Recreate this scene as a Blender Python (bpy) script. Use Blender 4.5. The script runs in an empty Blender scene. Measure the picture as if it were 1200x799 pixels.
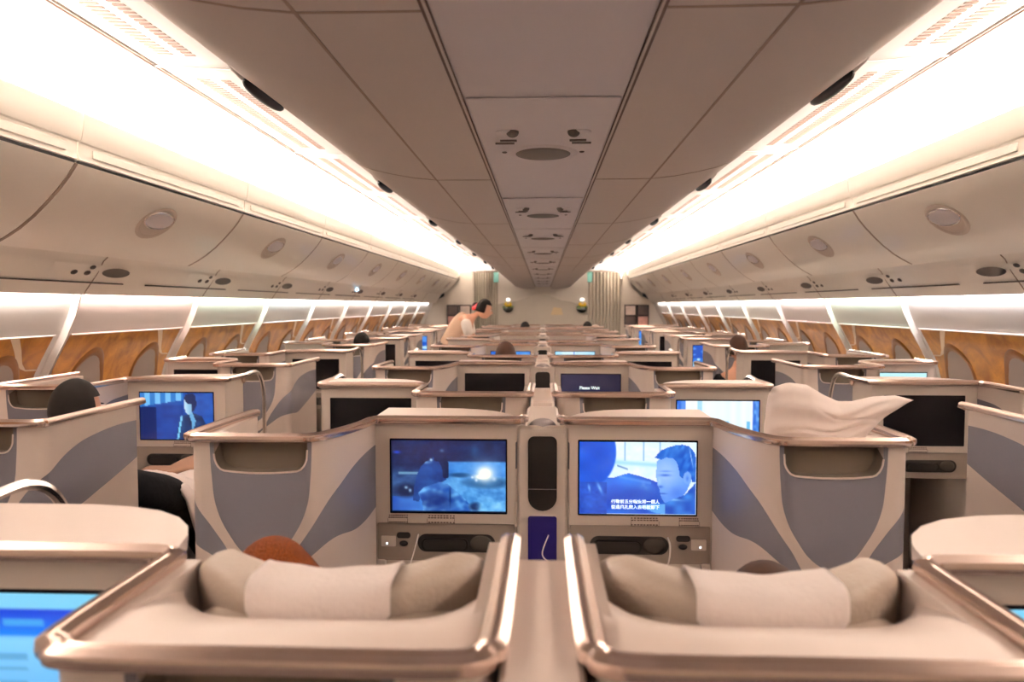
import bpy, math, random
from mathutils import Vector
R = math.radians
random.seed(7)
CAMH = 1.55
scene = bpy.context.scene
col = scene.collection

# ------------------------------------------------------------------ camera, world, lights, exposure
cam_d = bpy.data.cameras.new('camera'); cam = bpy.data.objects.new('camera', cam_d); col.objects.link(cam)
cam.location = (0, 0, CAMH); cam.rotation_euler = (R(90 - 2.74), 0, R(2.38))
cam_d.sensor_width = 36; cam_d.lens = 867 / 1200 * 36; cam_d.clip_start = 0.05
cam_d.dof.use_dof = True; cam_d.dof.focus_distance = 2.7; cam_d.dof.aperture_fstop = 3.4
scene.camera = cam
vs = scene.view_settings
vs.view_transform = 'Standard'; vs.look = 'None'; vs.exposure = 0.16; vs.gamma = 1.0; vs.use_curve_mapping = False
w = bpy.data.worlds.new('world'); scene.world = w; w.use_nodes = True
w.node_tree.nodes['Background'].inputs[0].default_value = (1, .88, .8, 1)
w.node_tree.nodes['Background'].inputs[1].default_value = 0.02

def area(name, loc, rot, sx, sy, power, color):
    d = bpy.data.lights.new(name, 'AREA'); d.shape = 'RECTANGLE'; d.size = sx; d.size_y = sy
    d.energy = power; d.color = color
    o = bpy.data.objects.new(name, d); col.objects.link(o); o.location = loc; o.rotation_euler = rot
    return o
COVE = 1350.0
for s in (-1, 1):
    # cove strip lying behind the bin lip, shining up and a little inboard (local -Z is the beam)
    o = area('cove_light', (s * 2.22, 10.7, CAMH + .872), (R(180), R(-8 * s), 0), .10, 24.0, COVE, (1, .885, .80))
WALLW = 9.5
BAYP, BAY0 = 1.52, 4.27
tint_l = {-1: (1, .80, .72), 0: (1, .86, .78), 1: (1, .70, .62), 2: (.84, 1, .82), 3: (.86, .96, .96), 4: (1, .9, .82), 5: (1, .84, .8)}
tint_r = {-1: (.96, .92, .95), 0: (.95, .92, .96), 1: (.97, .91, .93), 2: (.82, 1, .84), 3: (1, .82, .8), 4: (.98, .98, .9), 5: (.9, .95, .9)}
for s, tt in ((-1, tint_l), (1, tint_r)):
    for k in range(-3, 10):
        y0 = BAY0 + BAYP * (k - 1)
        c = tt.get(k, (1, .9, .84))
        area('wall_wash_light', (s * 2.738, y0 + BAYP / 2, CAMH + .10), (0, R(-14 * s), 0), (.03), BAYP - .1, WALLW, c)

# ------------------------------------------------------------------ materials
def new_mat(name):
    m = bpy.data.materials.new(name); m.use_nodes = True
    return m, m.node_tree.nodes, m.node_tree.links, m.node_tree.nodes['Principled BSDF']
def lin(c): return tuple(((x / 255) / 12.92 if x / 255 <= .04045 else ((x / 255 + .055) / 1.055) ** 2.4) for x in c)
def mat(name, colr, rough=.5, metal=0, noise=0, nscale=8, bump=0, bscale=60, coat=0, spec=.5, sheen=0, stretch=None, emit=None, es=1):
    m, N, L, P = new_mat(name)
    P.inputs['Base Color'].default_value = (*colr, 1); P.inputs['Roughness'].default_value = rough
    P.inputs['Metallic'].default_value = metal; P.inputs['Coat Weight'].default_value = coat
    P.inputs['Specular IOR Level'].default_value = spec; P.inputs['Sheen Weight'].default_value = sheen
    tc = N.new('ShaderNodeTexCoord'); mp = N.new('ShaderNodeMapping'); L.new(tc.outputs['Object'], mp.inputs[0])
    if stretch: mp.inputs['Scale'].default_value = stretch
    if noise:
        n = N.new('ShaderNodeTexNoise'); n.inputs['Scale'].default_value = nscale; n.inputs['Detail'].default_value = 4
        L.new(mp.outputs[0], n.inputs[0])
        r = N.new('ShaderNodeMix'); r.data_type = 'RGBA'
        r.inputs[6].default_value = (*[x * (1 - noise) for x in colr], 1); r.inputs[7].default_value = (*[min(1, x * (1 + noise)) for x in colr], 1)
        L.new(n.outputs[0], r.inputs[0]); L.new(r.outputs[2], P.inputs['Base Color'])
    if bump:
        n = N.new('ShaderNodeTexNoise'); n.inputs['Scale'].default_value = bscale; L.new(mp.outputs[0], n.inputs[0])
        b = N.new('ShaderNodeBump'); b.inputs['Strength'].default_value = bump; b.inputs['Distance'].default_value = .01
        L.new(n.outputs[0], b.inputs['Height']); L.new(b.outputs[0], P.inputs['Normal'])
    if emit:
        P.inputs['Emission Color'].default_value = (*emit, 1); P.inputs['Emission Strength'].default_value = es
    return m
CREAM = (.62, .525, .465)
M = {}
M['cream'] = mat('cream_plastic', CREAM, .42, noise=.03, nscale=3)
M['top'] = mat('cream_top_plastic', (.68, .57, .51), .36, noise=.03, nscale=3)
M['grey'] = mat('violet_grey_laminate', (.215, .185, .185), .38, noise=.04)
M['rail'] = mat('brushed_rose_metal', (.74, .59, .52), .2, metal=.92, noise=.02, nscale=8)
M['chrome'] = mat('chrome', (.75, .70, .66), .18, metal=1, noise=.02)
M['liner'] = mat('pocket_liner', (.15, .118, .088), .7, spec=.2, noise=.05)
M['dark'] = mat('dark_plastic', (.014, .012, .011), .45, spec=.25, noise=.1)
M['taupe'] = mat('taupe_plastic', (.25, .20, .165), .45, noise=.04)
M['dial'] = mat('dial_brown', (.03, .025, .02), .6, spec=.2, noise=.1)
M['reveal'] = mat('window_reveal_brown', (.20, .075, .012), .4, noise=.15)
M['burl_reflection'] = mat('pale_reflection', (.74, .60, .42), .35, noise=.05)
M['cup'] = mat('latch_cup_shade_tan', (.62, .53, .45), .5, noise=.03)
M['slot'] = mat('slot_dark', (.008, .006, .005), .6, spec=.15, noise=.1)
M['blueslot'] = mat('blue_tray', (.008, .006, .035), .25, noise=.1, emit=(.004, .002, .03), es=1)
M['screen_off'] = mat('screen_off', (.006, .005, .006), .12, noise=.1, spec=.15)
M['bezel'] = mat('screen_bezel', (.60, .52, .455), .4, noise=.02)
M['leather'] = mat('taupe_leather', (.36, .29, .235), .5, noise=.06, nscale=6, bump=.15, bscale=120)
M['cloth'] = mat('white_cotton', (.90, .80, .76), .85, noise=.03, bump=.2, bscale=90, sheen=.2)
M['pillow'] = mat('pillow_cotton', (.93, .82, .77), .85, noise=.02, nscale=5, bump=.35, bscale=14, sheen=.2)
M['floor'] = mat('carpet', (.10, .08, .075), .95, noise=.2, nscale=120, bump=.4, bscale=400)
M['ceil'] = mat('ceiling_panel_cream', (.56, .50, .46), .55, noise=.02)
M['psu'] = mat('service_strip_cream', (.70, .66, .68), .45, noise=.02)
M['groove'] = mat('groove_brown', (.12, .075, .055), .6, noise=.1)
M['cove'] = mat('cove_white', (.85, .79, .74), .6, noise=.01)
M['bin'] = mat('bin_cream', (.94, .90, .81), .38, noise=.015, coat=.2)
M['gap'] = mat('black_gap', (.008, .007, .006), .8, noise=.1)
M['seam'] = mat('seam_tan', (.33, .25, .19), .6, noise=.05)
M['wall'] = mat('sidewall_cream', (.80, .78, .76), .5, noise=.02)
M['post'] = mat('sidewall_rib', (.74, .69, .64), .45, noise=.02)
M['shade'] = mat('window_shade', (.27, .22, .19), .5, noise=.03)
M['grille'] = mat('speaker_grille', (.10, .085, .07), .6, noise=.3, nscale=200)
M['ventp'] = mat('vent_pink', (.36, .24, .19), .6, noise=.05)
M['skin'] = mat('skin', (.62, .33, .22), .5, noise=.05, nscale=10)
M['lips'] = mat('lips', (.45, .06, .06), .4, noise=.05)
M['hairdark'] = mat('hair_dark', (.008, .006, .005), .85, spec=.15, noise=.4, nscale=40, stretch=(8, 8, 1))
M['hairred'] = mat('hair_auburn', (.12, .026, .004), .8, spec=.08, noise=.6, nscale=30, stretch=(10, 3, 1), bump=.6, bscale=60)
M['hairbrown'] = mat('hair_brown', (.03, .013, .008), .8, spec=.15, noise=.4, nscale=40, stretch=(8, 2, 1))
M['black'] = mat('black_cloth', (.006, .006, .007), .95, spec=.1, noise=.2, bump=.3, bscale=60)
M['beige'] = mat('beige_uniform', (.52, .35, .25), .8, noise=.04, bump=.2)
M['white'] = mat('white_shirt', (.85, .78, .72), .8, noise=.02, bump=.2)
M['red'] = mat('red_band', (.45, .02, .03), .5, noise=.1)
M['eye'] = mat('eye_white', (.75, .72, .7), .3, noise=.02)
M['brownblanket'] = mat('tan_blanket', (.36, .20, .13), .85, noise=.1, bump=.4, bscale=30)
M['curtain'] = mat('curtain_fabric', (.38, .34, .275), .8, noise=.06, bump=.1)
M['bulk'] = mat('bulkhead_cream', (.62, .56, .48), .5, noise=.03)
M['mural'] = mat('mural_sand', (.42, .37, .30), .6, noise=.07, nscale=1.3)
M['muraly'] = mat('mural_sun_patch', (.55, .42, .24), .6, noise=.07)
M['magdark'] = mat('magazine_cover_dark', (.05, .03, .025), .3, noise=.6, nscale=9)
M['magpink'] = mat('magazine_cover_pink', (.45, .22, .18), .3, noise=.5, nscale=9)
M['maglight'] = mat('magazine_cover_light', (.55, .45, .4), .3, noise=.3, nscale=9)
M['yellow'] = mat('yellow_petals', (.75, .50, .02), .5, noise=.1)
M['leaf'] = mat('green_leaf', (.10, .16, .03), .5, noise=.2)
M['bowl'] = mat('dark_bowl', (.03, .03, .02), .2, noise=.1)
M['teal'] = mat('teal_band', (.12, .32, .28), .5, noise=.05)
M['ink'] = mat('ink', (.10, .06, .045), .6, noise=.05)
M['glowwhite'] = mat('lamp_white', (1, 1, 1), .5, noise=.01, emit=(1, .97, .92), es=2.2)
M['glowblue'] = mat('lamp_blue', (.6, .8, 1), .5, noise=.01, emit=(.45, .75, 1), es=5)
M['led'] = mat('led_white', (1, 1, 1), .5, noise=.01, emit=(.9, .95, 1), es=3)
M['text'] = mat('screen_text', (1, 1, 1), .5, noise=.01, emit=(.72, .95, 1), es=1.1)
M['cable'] = mat('white_cable', (.72, .66, .62), .4, noise=.02)

# screen pictures: colours of the picture live in a colour attribute that the screen emits
m, N, L, P = new_mat('screen_picture')
at = N.new('ShaderNodeVertexColor'); at.layer_name = 'pic'
P.inputs['Base Color'].default_value = (.01, .01, .01, 1); P.inputs['Roughness'].default_value = .2
L.new(at.outputs[0], P.inputs['Emission Color']); P.inputs['Emission Strength'].default_value = 1.0
M['pic'] = m

# burl veneer
m, N, L, P = new_mat('burl_veneer')
tc = N.new('ShaderNodeTexCoord')
n1 = N.new('ShaderNodeTexNoise'); n1.inputs['Scale'].default_value = 5; n1.inputs['Detail'].default_value = 8; n1.inputs['Distortion'].default_value = 1.2
n2 = N.new('ShaderNodeTexVoronoi'); n2.inputs['Scale'].default_value = 22
L.new(tc.outputs['Object'], n1.inputs[0]); L.new(n1.outputs[1], n2.inputs['Vector'])
cr = N.new('ShaderNodeValToRGB'); cr.color_ramp.elements[0].position = .3; cr.color_ramp.elements[1].position = .72
cr.color_ramp.elements[0].color = (.30, .10, .006, 1); cr.color_ramp.elements[1].color = (.72, .32, .03, 1)
L.new(n1.outputs[0], cr.inputs[0])
mx = N.new('ShaderNodeMix'); mx.data_type = 'RGBA'; mx.blend_type = 'MULTIPLY'; mx.inputs[0].default_value = .25
L.new(cr.outputs[0], mx.inputs[6]); L.new(n2.outputs['Distance'], mx.inputs[7]); L.new(mx.outputs[2], P.inputs['Base Color'])
P.inputs['Roughness'].default_value = .35; P.inputs['Coat Weight'].default_value = .4; P.inputs['Coat Roughness'].default_value = .05; P.inputs['Specular IOR Level'].default_value = .2
M['burl'] = m

# suite shell laminate: violet-grey swoops on cream, from the panel's own UV (u = metres from pocket centre, v = height)
def curve_node(N, L, src, pts, mul_in, mul_out, off_out=0):
    a = N.new('ShaderNodeMath'); a.operation = 'MULTIPLY'; a.use_clamp = True; L.new(src, a.inputs[0]); a.inputs[1].default_value = mul_in
    fc = N.new('ShaderNodeFloatCurve'); c = fc.mapping.curves[0]
    c.points[0].location = (pts[0][0] * mul_in, (pts[0][1] - off_out) / mul_out)
    c.points[1].location = (pts[-1][0] * mul_in, (pts[-1][1] - off_out) / mul_out)
    for x, y in pts[1:-1]: c.points.new(x * mul_in, (y - off_out) / mul_out)
    fc.mapping.update(); L.new(a.outputs[0], fc.inputs['Value'])
    b = N.new('ShaderNodeMath'); b.operation = 'MULTIPLY_ADD'; L.new(fc.outputs[0], b.inputs[0])
    b.inputs[1].default_value = mul_out; b.inputs[2].default_value = off_out
    return b.outputs[0]
m, N, L, P = new_mat('shell_laminate')
uv = N.new('ShaderNodeUVMap'); uv.uv_map = 'pat'; sp = N.new('ShaderNodeSeparateXYZ'); L.new(uv.outputs[0], sp.inputs[0])
ab = N.new('ShaderNodeMath'); ab.operation = 'ABSOLUTE'; L.new(sp.outputs[0], ab.inputs[0])
v = sp.outputs[1]      # v = height - camera height + 1  (0..1)
dn = N.new('ShaderNodeMath'); dn.operation = 'ADD'; L.new(v, dn.inputs[0]); dn.inputs[1].default_value = -.26   # above the U's vertex
win = curve_node(N, L, dn.outputs[0], [(0, 0), (.03, .052), (.07, .085), (.166, .131), (.25, .142), (.37, .147), (.6, .147)], 1.6, .3)
vup = curve_node(N, L, ab.outputs[0], [(0, .20), (.048, .221), (.119, .33), (.19, .42), (.25, .465), (.35, .515), (.5, .545), (.8, .55)], 1.25, 1.0)
vlo = curve_node(N, L, ab.outputs[0], [(0, .16), (.1, .25), (.2, .31), (.36, .31), (.5, .34), (.8, .42)], 1.25, 1.0)
def mth(op, a, b):
    n = N.new('ShaderNodeMath'); n.operation = op
    for i, q in enumerate((a, b)):
        if isinstance(q, (int, float)): n.inputs[i].default_value = q
        else: L.new(q, n.inputs[i])
    return n.outputs[0]
inU = mth('MULTIPLY', mth('LESS_THAN', ab.outputs[0], win), mth('GREATER_THAN', dn.outputs[0], 0.0))
inW = mth('MULTIPLY', mth('MULTIPLY', mth('LESS_THAN', v, vup), mth('GREATER_THAN', v, vlo)), mth('GREATER_THAN', mth('SUBTRACT', ab.outputs[0], win), .0))
msk = mth('MAXIMUM', inU, inW)
mx = N.new('ShaderNodeMix'); mx.data_type = 'RGBA'; L.new(msk, mx.inputs[0])
mx.inputs[6].default_value = (*CREAM, 1); mx.inputs[7].default_value = (.125, .117, .135, 1)
L.new(mx.outputs[2], P.inputs['Base Color']); P.inputs['Roughness'].default_value = .33
M['shell'] = m

# ------------------------------------------------------------------ helpers
def W(x, z, h): return (x, z, h + CAMH)
def link(name, verts, faces, ms, parent=None, smooth=True, uvf=None, midx=None, loc=None):
    me = bpy.data.meshes.new(name); me.from_pydata([tuple(v) for v in verts], [], faces); me.update()
    if not isinstance(ms, (list, tuple)): ms = [ms]
    for q in ms: me.materials.append(q)
    if midx:
        for p, i in zip(me.polygons, midx): p.material_index = i
    if smooth:
        me.shade_smooth()
        try: me.set_sharp_from_angle(angle=R(38))
        except Exception: pass
    if uvf:
        ul = me.uv_layers.new(name='pat')
        for lp in me.loops: ul.data[lp.index].uv = uvf[lp.vertex_index]
    o = bpy.data.objects.new(name, me); col.objects.link(o)
    if parent: o.parent = parent
    if loc: o.location = loc
    return o
def empty(name, label, cat, loc=(0, 0, 0), group=None, kind=None):
    o = bpy.data.objects.new(name, None); col.objects.link(o); o.location = loc; o.empty_display_size = .1
    tag(o, label, cat, group, kind); return o
def tag(o, label=None, cat=None, group=None, kind=None):
    if label: o['label'] = label
    if cat: o['category'] = cat
    if group: o['group'] = group
    if kind: o['kind'] = kind
    return o
class G:                       # one mesh collected from shapes
    def __init__(s, sgn=1): s.v = []; s.f = []; s.mi = []; s.s = sgn; s.cur = 0
    def add(s, vs, fs):
        n = len(s.v); s.v += [(x * s.s, y, z) for x, y, z in vs]
        for f in fs:
            f = [i + n for i in f]
            s.f.append(f[::-1] if s.s < 0 else f); s.mi.append(s.cur)
    def box(s, x0, x1, z0, z1, h0, h1, b=.004):
        b = min(b, abs(x1 - x0) / 2.01, abs(z1 - z0) / 2.01, abs(h1 - h0) / 2.01)
        # chamfered box: 24 verts
        X, Y, Z = (x0, x1), (z0, z1), (h0 + CAMH, h1 + CAMH); V = []; I = {}
        for i in (0, 1):
            for j in (0, 1):
                for k in (0, 1):
                    dx, dy, dz = (b if i == 0 else -b), (b if j == 0 else -b), (b if k == 0 else -b)
                    for a, p in enumerate(((X[i], Y[j] + dy, Z[k] + dz), (X[i] + dx, Y[j], Z[k] + dz), (X[i] + dx, Y[j] + dy, Z[k]))):
                        I[i, j, k, a] = len(V); V.append(p)
        F = []
        q = lambda *t: [I[a] for a in t]
        F += [q((0,0,0,0),(0,0,1,0),(0,1,1,0),(0,1,0,0)), q((1,0,0,0),(1,1,0,0),(1,1,1,0),(1,0,1,0)),
              q((0,0,0,1),(1,0,0,1),(1,0,1,1),(0,0,1,1)), q((0,1,0,1),(0,1,1,1),(1,1,1,1),(1,1,0,1)),
              q((0,0,0,2),(0,1,0,2),(1,1,0,2),(1,0,0,2)), q((0,0,1,2),(1,0,1,2),(1,1,1,2),(0,1,1,2))]
        for i in (0, 1):
            for j in (0, 1):
                f = q((i,j,0,0),(i,j,0,1),(i,j,1,1),(i,j,1,0)); F.append(f if (i + j) % 2 == 0 else f[::-1])
        for i in (0, 1):
            for k in (0, 1):
                f = q((i,0,k,0),(i,1,k,0),(i,1,k,2),(i,0,k,2)); F.append(f if (i + k) % 2 == 0 else f[::-1])
        for j in (0, 1):
            for k in (0, 1):
                f = q((0,j,k,1),(0,j,k,2),(1,j,k,2),(1,j,k,1)); F.append(f if (j + k) % 2 == 0 else f[::-1])
        for i in (0, 1):
            for j in (0, 1):
                for k in (0, 1):
                    f = q((i,j,k,0),(i,j,k,2),(i,j,k,1)); F.append(f if (i + j + k) % 2 == 0 else f[::-1])
        s.add(V, F); return s
    def sweep(s, path, prof, closed=False, caps=True):   # path of (x,z,h); prof [(side, up)]
        P_ = [Vector(W(*p)) for p in path]; n = len(P_); m_ = len(prof); V = []; F = []
        prev = None
        for i in range(n):
            a = P_[i - 1] if (i or closed) else P_[0]; b = P_[(i + 1) % n] if (i < n - 1 or closed) else P_[-1]
            t = (b - a).normalized()
            up = Vector((0, 0, 1)) if prev is None else prev
            if prev is None and abs(t.z) > .9: up = Vector((0, 1, 0))
            sd = t.cross(up).normalized(); up = sd.cross(t).normalized(); prev = up
            for (c, d) in prof: V.append(tuple(P_[i] + sd * c + up * d))
        for i in range(n if closed else n - 1):
            for j in range(m_):
                a = i * m_ + j; b = i * m_ + (j + 1) % m_; i2 = (i + 1) % n
                F.append([a, b, i2 * m_ + (j + 1) % m_, i2 * m_ + j])
        if caps and not closed: F.append(list(range(m_))[::-1]); F.append([(n - 1) * m_ + j for j in range(m_)])
        s.add(V, F); return s
    def tube(s, path, r, n=8, **k):
        return s.sweep(path, [(r * math.cos(2 * math.pi * j / n), r * math.sin(2 * math.pi * j / n)) for j in range(n)], **k)
    def blob(s, c, d, e=(1, 1), nu=20, nv=12, fn=None):   # super-ellipsoid, centre (x,z,h), radii (x,z,h)
        V = []; F = []
        sg = lambda a, p: math.copysign(abs(a) ** p, a)
        for i in range(nv + 1):
            th = -math.pi / 2 + math.pi * i / nv
            for j in range(nu):
                ph = 2 * math.pi * j / nu
                x = d[0] * sg(math.cos(th), e[0]) * sg(math.cos(ph), e[1])
                y = d[1] * sg(math.cos(th), e[0]) * sg(math.sin(ph), e[1]); z = d[2] * sg(math.sin(th), e[0])
                if fn: x, y, z = fn(x, y, z)
                V.append(W(c[0] + x, c[1] + y, c[2] + z))
        for i in range(nv):
            for j in range(nu):
                F.append([i * nu + j, i * nu + (j + 1) % nu, (i + 1) * nu + (j + 1) % nu, (i + 1) * nu + j])
        s.add(V, F); return s
    def grid(s, fn, nu, nv, flip=False, wrap=False):
        V = [W(*fn(i / nu, j / nv)) for i in range(nu + 1) for j in range(nv + 1)]
        F = []
        for i in range(nu):
            for j in range(nv):
                f = [i * (nv + 1) + j, (i + 1) * (nv + 1) + j, (i + 1) * (nv + 1) + j + 1, i * (nv + 1) + j + 1]
                F.append(f[::-1] if flip else f)
        s.add(V, F); return s
    def plate(s, pts, z0, z1):      # outline in (x,h), extruded from z0 to z1 (forward)
        n = len(pts); V = [W(x, z0, h) for x, h in pts] + [W(x, z1, h) for x, h in pts]
        F = [list(range(n)), list(range(n, 2 * n))[::-1]] + [[i, n + i, n + (i + 1) % n, (i + 1) % n] for i in range(n)]
        s.add(V, [f if signed(pts) > 0 else f[::-1] for f in F]); return s
    def slab(s, pts, h0, h1):       # outline in (x,z), extruded vertically
        n = len(pts); V = [W(x, z, h0) for x, z in pts] + [W(x, z, h1) for x, z in pts]
        F = [list(range(n))[::-1], list(range(n, 2 * n))] + [[i, (i + 1) % n, n + (i + 1) % n, n + i] for i in range(n)]
        s.add(V, [f if signed(pts) > 0 else f[::-1] for f in F]); return s
    def out(s, name, ms, parent=None, **k):
        return link(name, s.v, s.f, ms, parent, midx=s.mi if isinstance(ms, list) else None, **k)
def signed(p):
    return sum(p[i][0] * p[(i + 1) % len(p)][1] - p[(i + 1) % len(p)][0] * p[i][1] for i in range(len(p)))
def rrect(x0, x1, y0, y1, r, n=5):
    o = []
    for cx, cy, a in ((x1 - r, y1 - r, 0), (x0 + r, y1 - r, 90), (x0 + r, y0 + r, 180), (x1 - r, y0 + r, 270)):
        o += [(cx + r * math.cos(R(a + 90 * i / n)), cy + r * math.sin(R(a + 90 * i / n))) for i in range(n + 1)]
    return o
def catmull(pts, n=6):
    o = []
    P_ = [Vector(p) for p in pts]
    for i in range(len(P_) - 1):
        a, b, c, d = P_[max(i - 1, 0)], P_[i], P_[i + 1], P_[min(i + 2, len(P_) - 1)]
        for k in range(n):
            t = k / n
            o.append(tuple(.5 * ((2 * b) + (c - a) * t + (2 * a - 5 * b + 4 * c - d) * t * t + (3 * b - a - 3 * c + d) * t ** 3)))
    o.append(tuple(P_[-1])); return o
def arcc(cx, cz, r, a0, a1, n=7): return [(cx + r * math.cos(R(a0 + (a1 - a0) * i / n)), cz + r * math.sin(R(a0 + (a1 - a0) * i / n))) for i in range(n + 1)]
ORD = ['nearest', 'second', 'third', 'fourth', 'fifth', 'sixth', 'seventh', 'eighth', 'ninth', 'tenth', 'eleventh', 'twelfth', 'thirteenth']
def copy_tree(o, parent=None, skip=()):
    c = o.copy(); col.objects.link(c); c.parent = parent
    for ch in list(o.children):
        if ch.name.split('.')[0] in skip: continue
        copy_tree(ch, c, skip)
    return c
def dup_things(base, n, place, labels):
    """copies of a thing and its parts; place(i) -> location"""
    out = [base]; base.location = place(0); base['label'] = labels(0)
    for i in range(1, n):
        c = copy_tree(base); c.location = place(i); c['label'] = labels(i); out.append(c)
    return out

# ------------------------------------------------------------------ the cabin (setting)
Z0, Z1 = -1.6, 24.0
def extrude_profile(name, prof, za, zb, thick, m_, sgn, nz=1, parent=None, kind='structure', zfn=None):
    """profile [(x,h)] extruded along the cabin, given a thickness"""
    n = len(prof); N_ = []
    for i in range(n):
        a = prof[max(i - 1, 0)]; b = prof[min(i + 1, n - 1)]; dx, dh = b[0] - a[0], b[1] - a[1]; l = math.hypot(dx, dh)
        N_.append((-dh / l * thick, dx / l * thick))
    loop = prof + [(prof[i][0] + N_[i][0], prof[i][1] + N_[i][1]) for i in range(n - 1, -1, -1)]
    g = G(sgn); m2 = len(loop); V = []; F = []
    for k in range(nz + 1):
        z = za + (zb - za) * k / nz
        for x, h in loop: V.append(W(x, z, h + (zfn(z) if zfn else 0)))
    for k in range(nz):
        for j in range(m2): F.append([k * m2 + j, k * m2 + (j + 1) % m2, (k + 1) * m2 + (j + 1) % m2, (k + 1) * m2 + j])
    F.append(list(range(m2))[::-1]); F.append([nz * m2 + j for j in range(m2)])
    g.add(V, F); o = g.out(name, m_, parent)
    if kind and not parent: o['kind'] = kind
    return o
g = G(); g.box(-3.25, 3.25, Z0 - .2, Z1 + .2, -1.63, -1.55, .001); tag(g.out('floor', M['floor']), kind='structure')

WP = [(2.66, .155), (2.755, .15), (2.762, .065), (2.803, -.05), (2.862, -.18), (2.93, -.30), (2.99, -.415), (3.04, -.6), (3.06, -.8), (3.07, -1.1), (3.06, -1.56)]
def wallx(h):
    for (a, b), (c, d) in zip(WP, WP[1:]):
        if d <= h <= b: return a + (c - a) * (b - h) / (b - d)
    return 2.755
PJ = [-.4, 1.53] + [1.655 + 1.905 * k for k in range(1, 13)]
CE = [(.250, .600), (.38, .600), (.51, .601), (.62, .612), (.72, .630), (.82, .653), (.88, .675), (.925, .705), (.945, .735)]
ZEND = 18.6
for s, side in ((-1, 'left'), (1, 'right')):
    # sidewall
    extrude_profile('wall_' + side, [(x, h) for x, h in WP], Z0, ZEND, .03, M['wall'], s)
    # lower burl band with raised cream ribs at every frame
    for k in range(-3, 10):
        za, zb = BAY0 + BAYP * (k - 1) + .075, BAY0 + BAYP * k - .075
        if za > ZEND - .5: continue
        zb = min(zb, ZEND - .05)
        g = G(s)
        def fb(u, v, za=za, zb=zb):
            h = -.175 - .60 * v; return (wallx(h) - .012, za + (zb - za) * u, h)
        g.grid(fb, 8, 8)
        rim = [(wallx(h) - .018, z, h) for h, z in [(-.175, za), (-.175, zb)]]
        g.cur = 1; g.tube(rim, .006, 6)
        o = g.out('trim_%d' % (1 + (k + 3) * 2 + (s > 0)), [M['burl'], M['cove']]); o['kind'] = 'structure'
        # pale strip painting a reflection in the glossy burl beside the second window
        if zb < 14:
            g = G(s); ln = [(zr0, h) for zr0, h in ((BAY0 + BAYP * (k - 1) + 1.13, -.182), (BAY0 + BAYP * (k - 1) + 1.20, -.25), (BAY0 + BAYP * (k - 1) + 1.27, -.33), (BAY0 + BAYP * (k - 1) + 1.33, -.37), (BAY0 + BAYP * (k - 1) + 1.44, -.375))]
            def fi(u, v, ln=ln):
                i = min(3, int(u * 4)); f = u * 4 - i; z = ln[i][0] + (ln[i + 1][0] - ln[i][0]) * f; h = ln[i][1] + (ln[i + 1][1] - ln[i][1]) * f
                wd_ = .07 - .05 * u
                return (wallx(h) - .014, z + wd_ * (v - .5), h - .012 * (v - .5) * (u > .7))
            g.grid(fi, 16, 2); g.out('burl_reflection', M['burl_reflection'], o)
        # rib
        zr = BAY0 + BAYP * (k - 1)
        g = G(s)
        hs = [.10, -.05, -.18, -.30, -.415, -.6, -.8]
        g.sweep([(wallx(h) - .010, zr, h) for h in hs], [(-.036, -.008), (-.032, .010), (-.010, .016), (-.005, .008), (.005, .008), (.010, .016), (.032, .010), (.036, -.008)])
        o = g.out('trim_%d' % (101 + (k + 3) * 2 + (s > 0)), M['post']); o['kind'] = 'structure'
        # two oval windows per bay: deep burl reveal and lowered shade
        for q, zz in enumerate((zr + .45, zr + 1.16)):
            if zz > ZEND - .3 or zz < 1.5: continue
            g = G(s); hc = -.56
            def fr(u, v, zz=zz, hc=hc):
                a = 2 * math.pi * u; r = (1.24, 1.16, 1.05, 1.0)[round(v * 3)]; d = (.012, .023, .022, .016)[round(v * 3)]
                h = hc + .235 * r * math.sin(a); return (wallx(h) - d, zz + .160 * r * math.cos(a) - .02 * math.sin(a), h)
            g.grid(fr, 28, 3)
            wo = g.out('window_%d' % (1 + (k + 3) * 4 + q * 2 + (s > 0)), M['reveal']); wo['kind'] = 'structure'
            g = G(s)
            def fs(u, v, zz=zz, hc=hc):
                a = 2 * math.pi * u; h = hc + .235 * v * math.sin(a); return (wallx(h) - .0175, zz + .160 * v * math.cos(a) - .02 * v * math.sin(a), h)
            g.grid(fs, 28, 4); g.out('window_shade', M['shade'], wo)
    # cove and grille panel
    extrude_profile('ceiling_cove_' + side, [(1.786, 1.102), (1.95, 1.112), (2.08, 1.105), (2.198, 1.084), (2.27, 1.04), (2.314, .993), (2.335, .93), (2.34, .80)], Z0, Z1, .02, M['cove'], s)
    extrude_profile('ceiling_grille_panel_' + side, [(.70, 1.075), (1.2, 1.078), (1.45, 1.074), (1.775, 1.098)], Z0, Z1, .02, M['cove'], s)
    g = G(s); g.sweep([(1.778, Z0, 1.090), (1.778, Z1, 1.090)], [(-.005, -.004), (.005, -.004), (.005, .004), (-.005, .004)])
    tag(g.out('trim_%d' % (200 + (s > 0)), M['ventp']), kind='structure')
    # dropped centre ceiling wing
    nz = 8
    o = extrude_profile('ceiling_wing_' + side, CE, Z0, Z1, .02, M['ceil'], s, nz=24, zfn=lambda z: 0 if z < 13 else -.06 * ((z - 13) / 11) ** 1.5)
    # seams
    g = G(s)
    for z in PJ:
        if z > 13: continue
        g.sweep([(x, z, h - .0005) for x, h in CE], [(-.005, -.001), (.005, -.001), (.005, .003), (-.005, .003)])
    g.sweep([(.51, Z0, .6005), (.51, 13, .6005)], [(-.004, -.001), (.004, -.001), (.004, .003), (-.004, .003)])
    g.out('seam', M['seam'], o)
    g = G(s)   # double rail groove beside the service channel
    g.sweep([(.243, Z0, .603), (.243, Z1, .603 - .0)], [(-.010, -.001), (.010, -.001), (.010, .01), (-.010, .01)])
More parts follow.
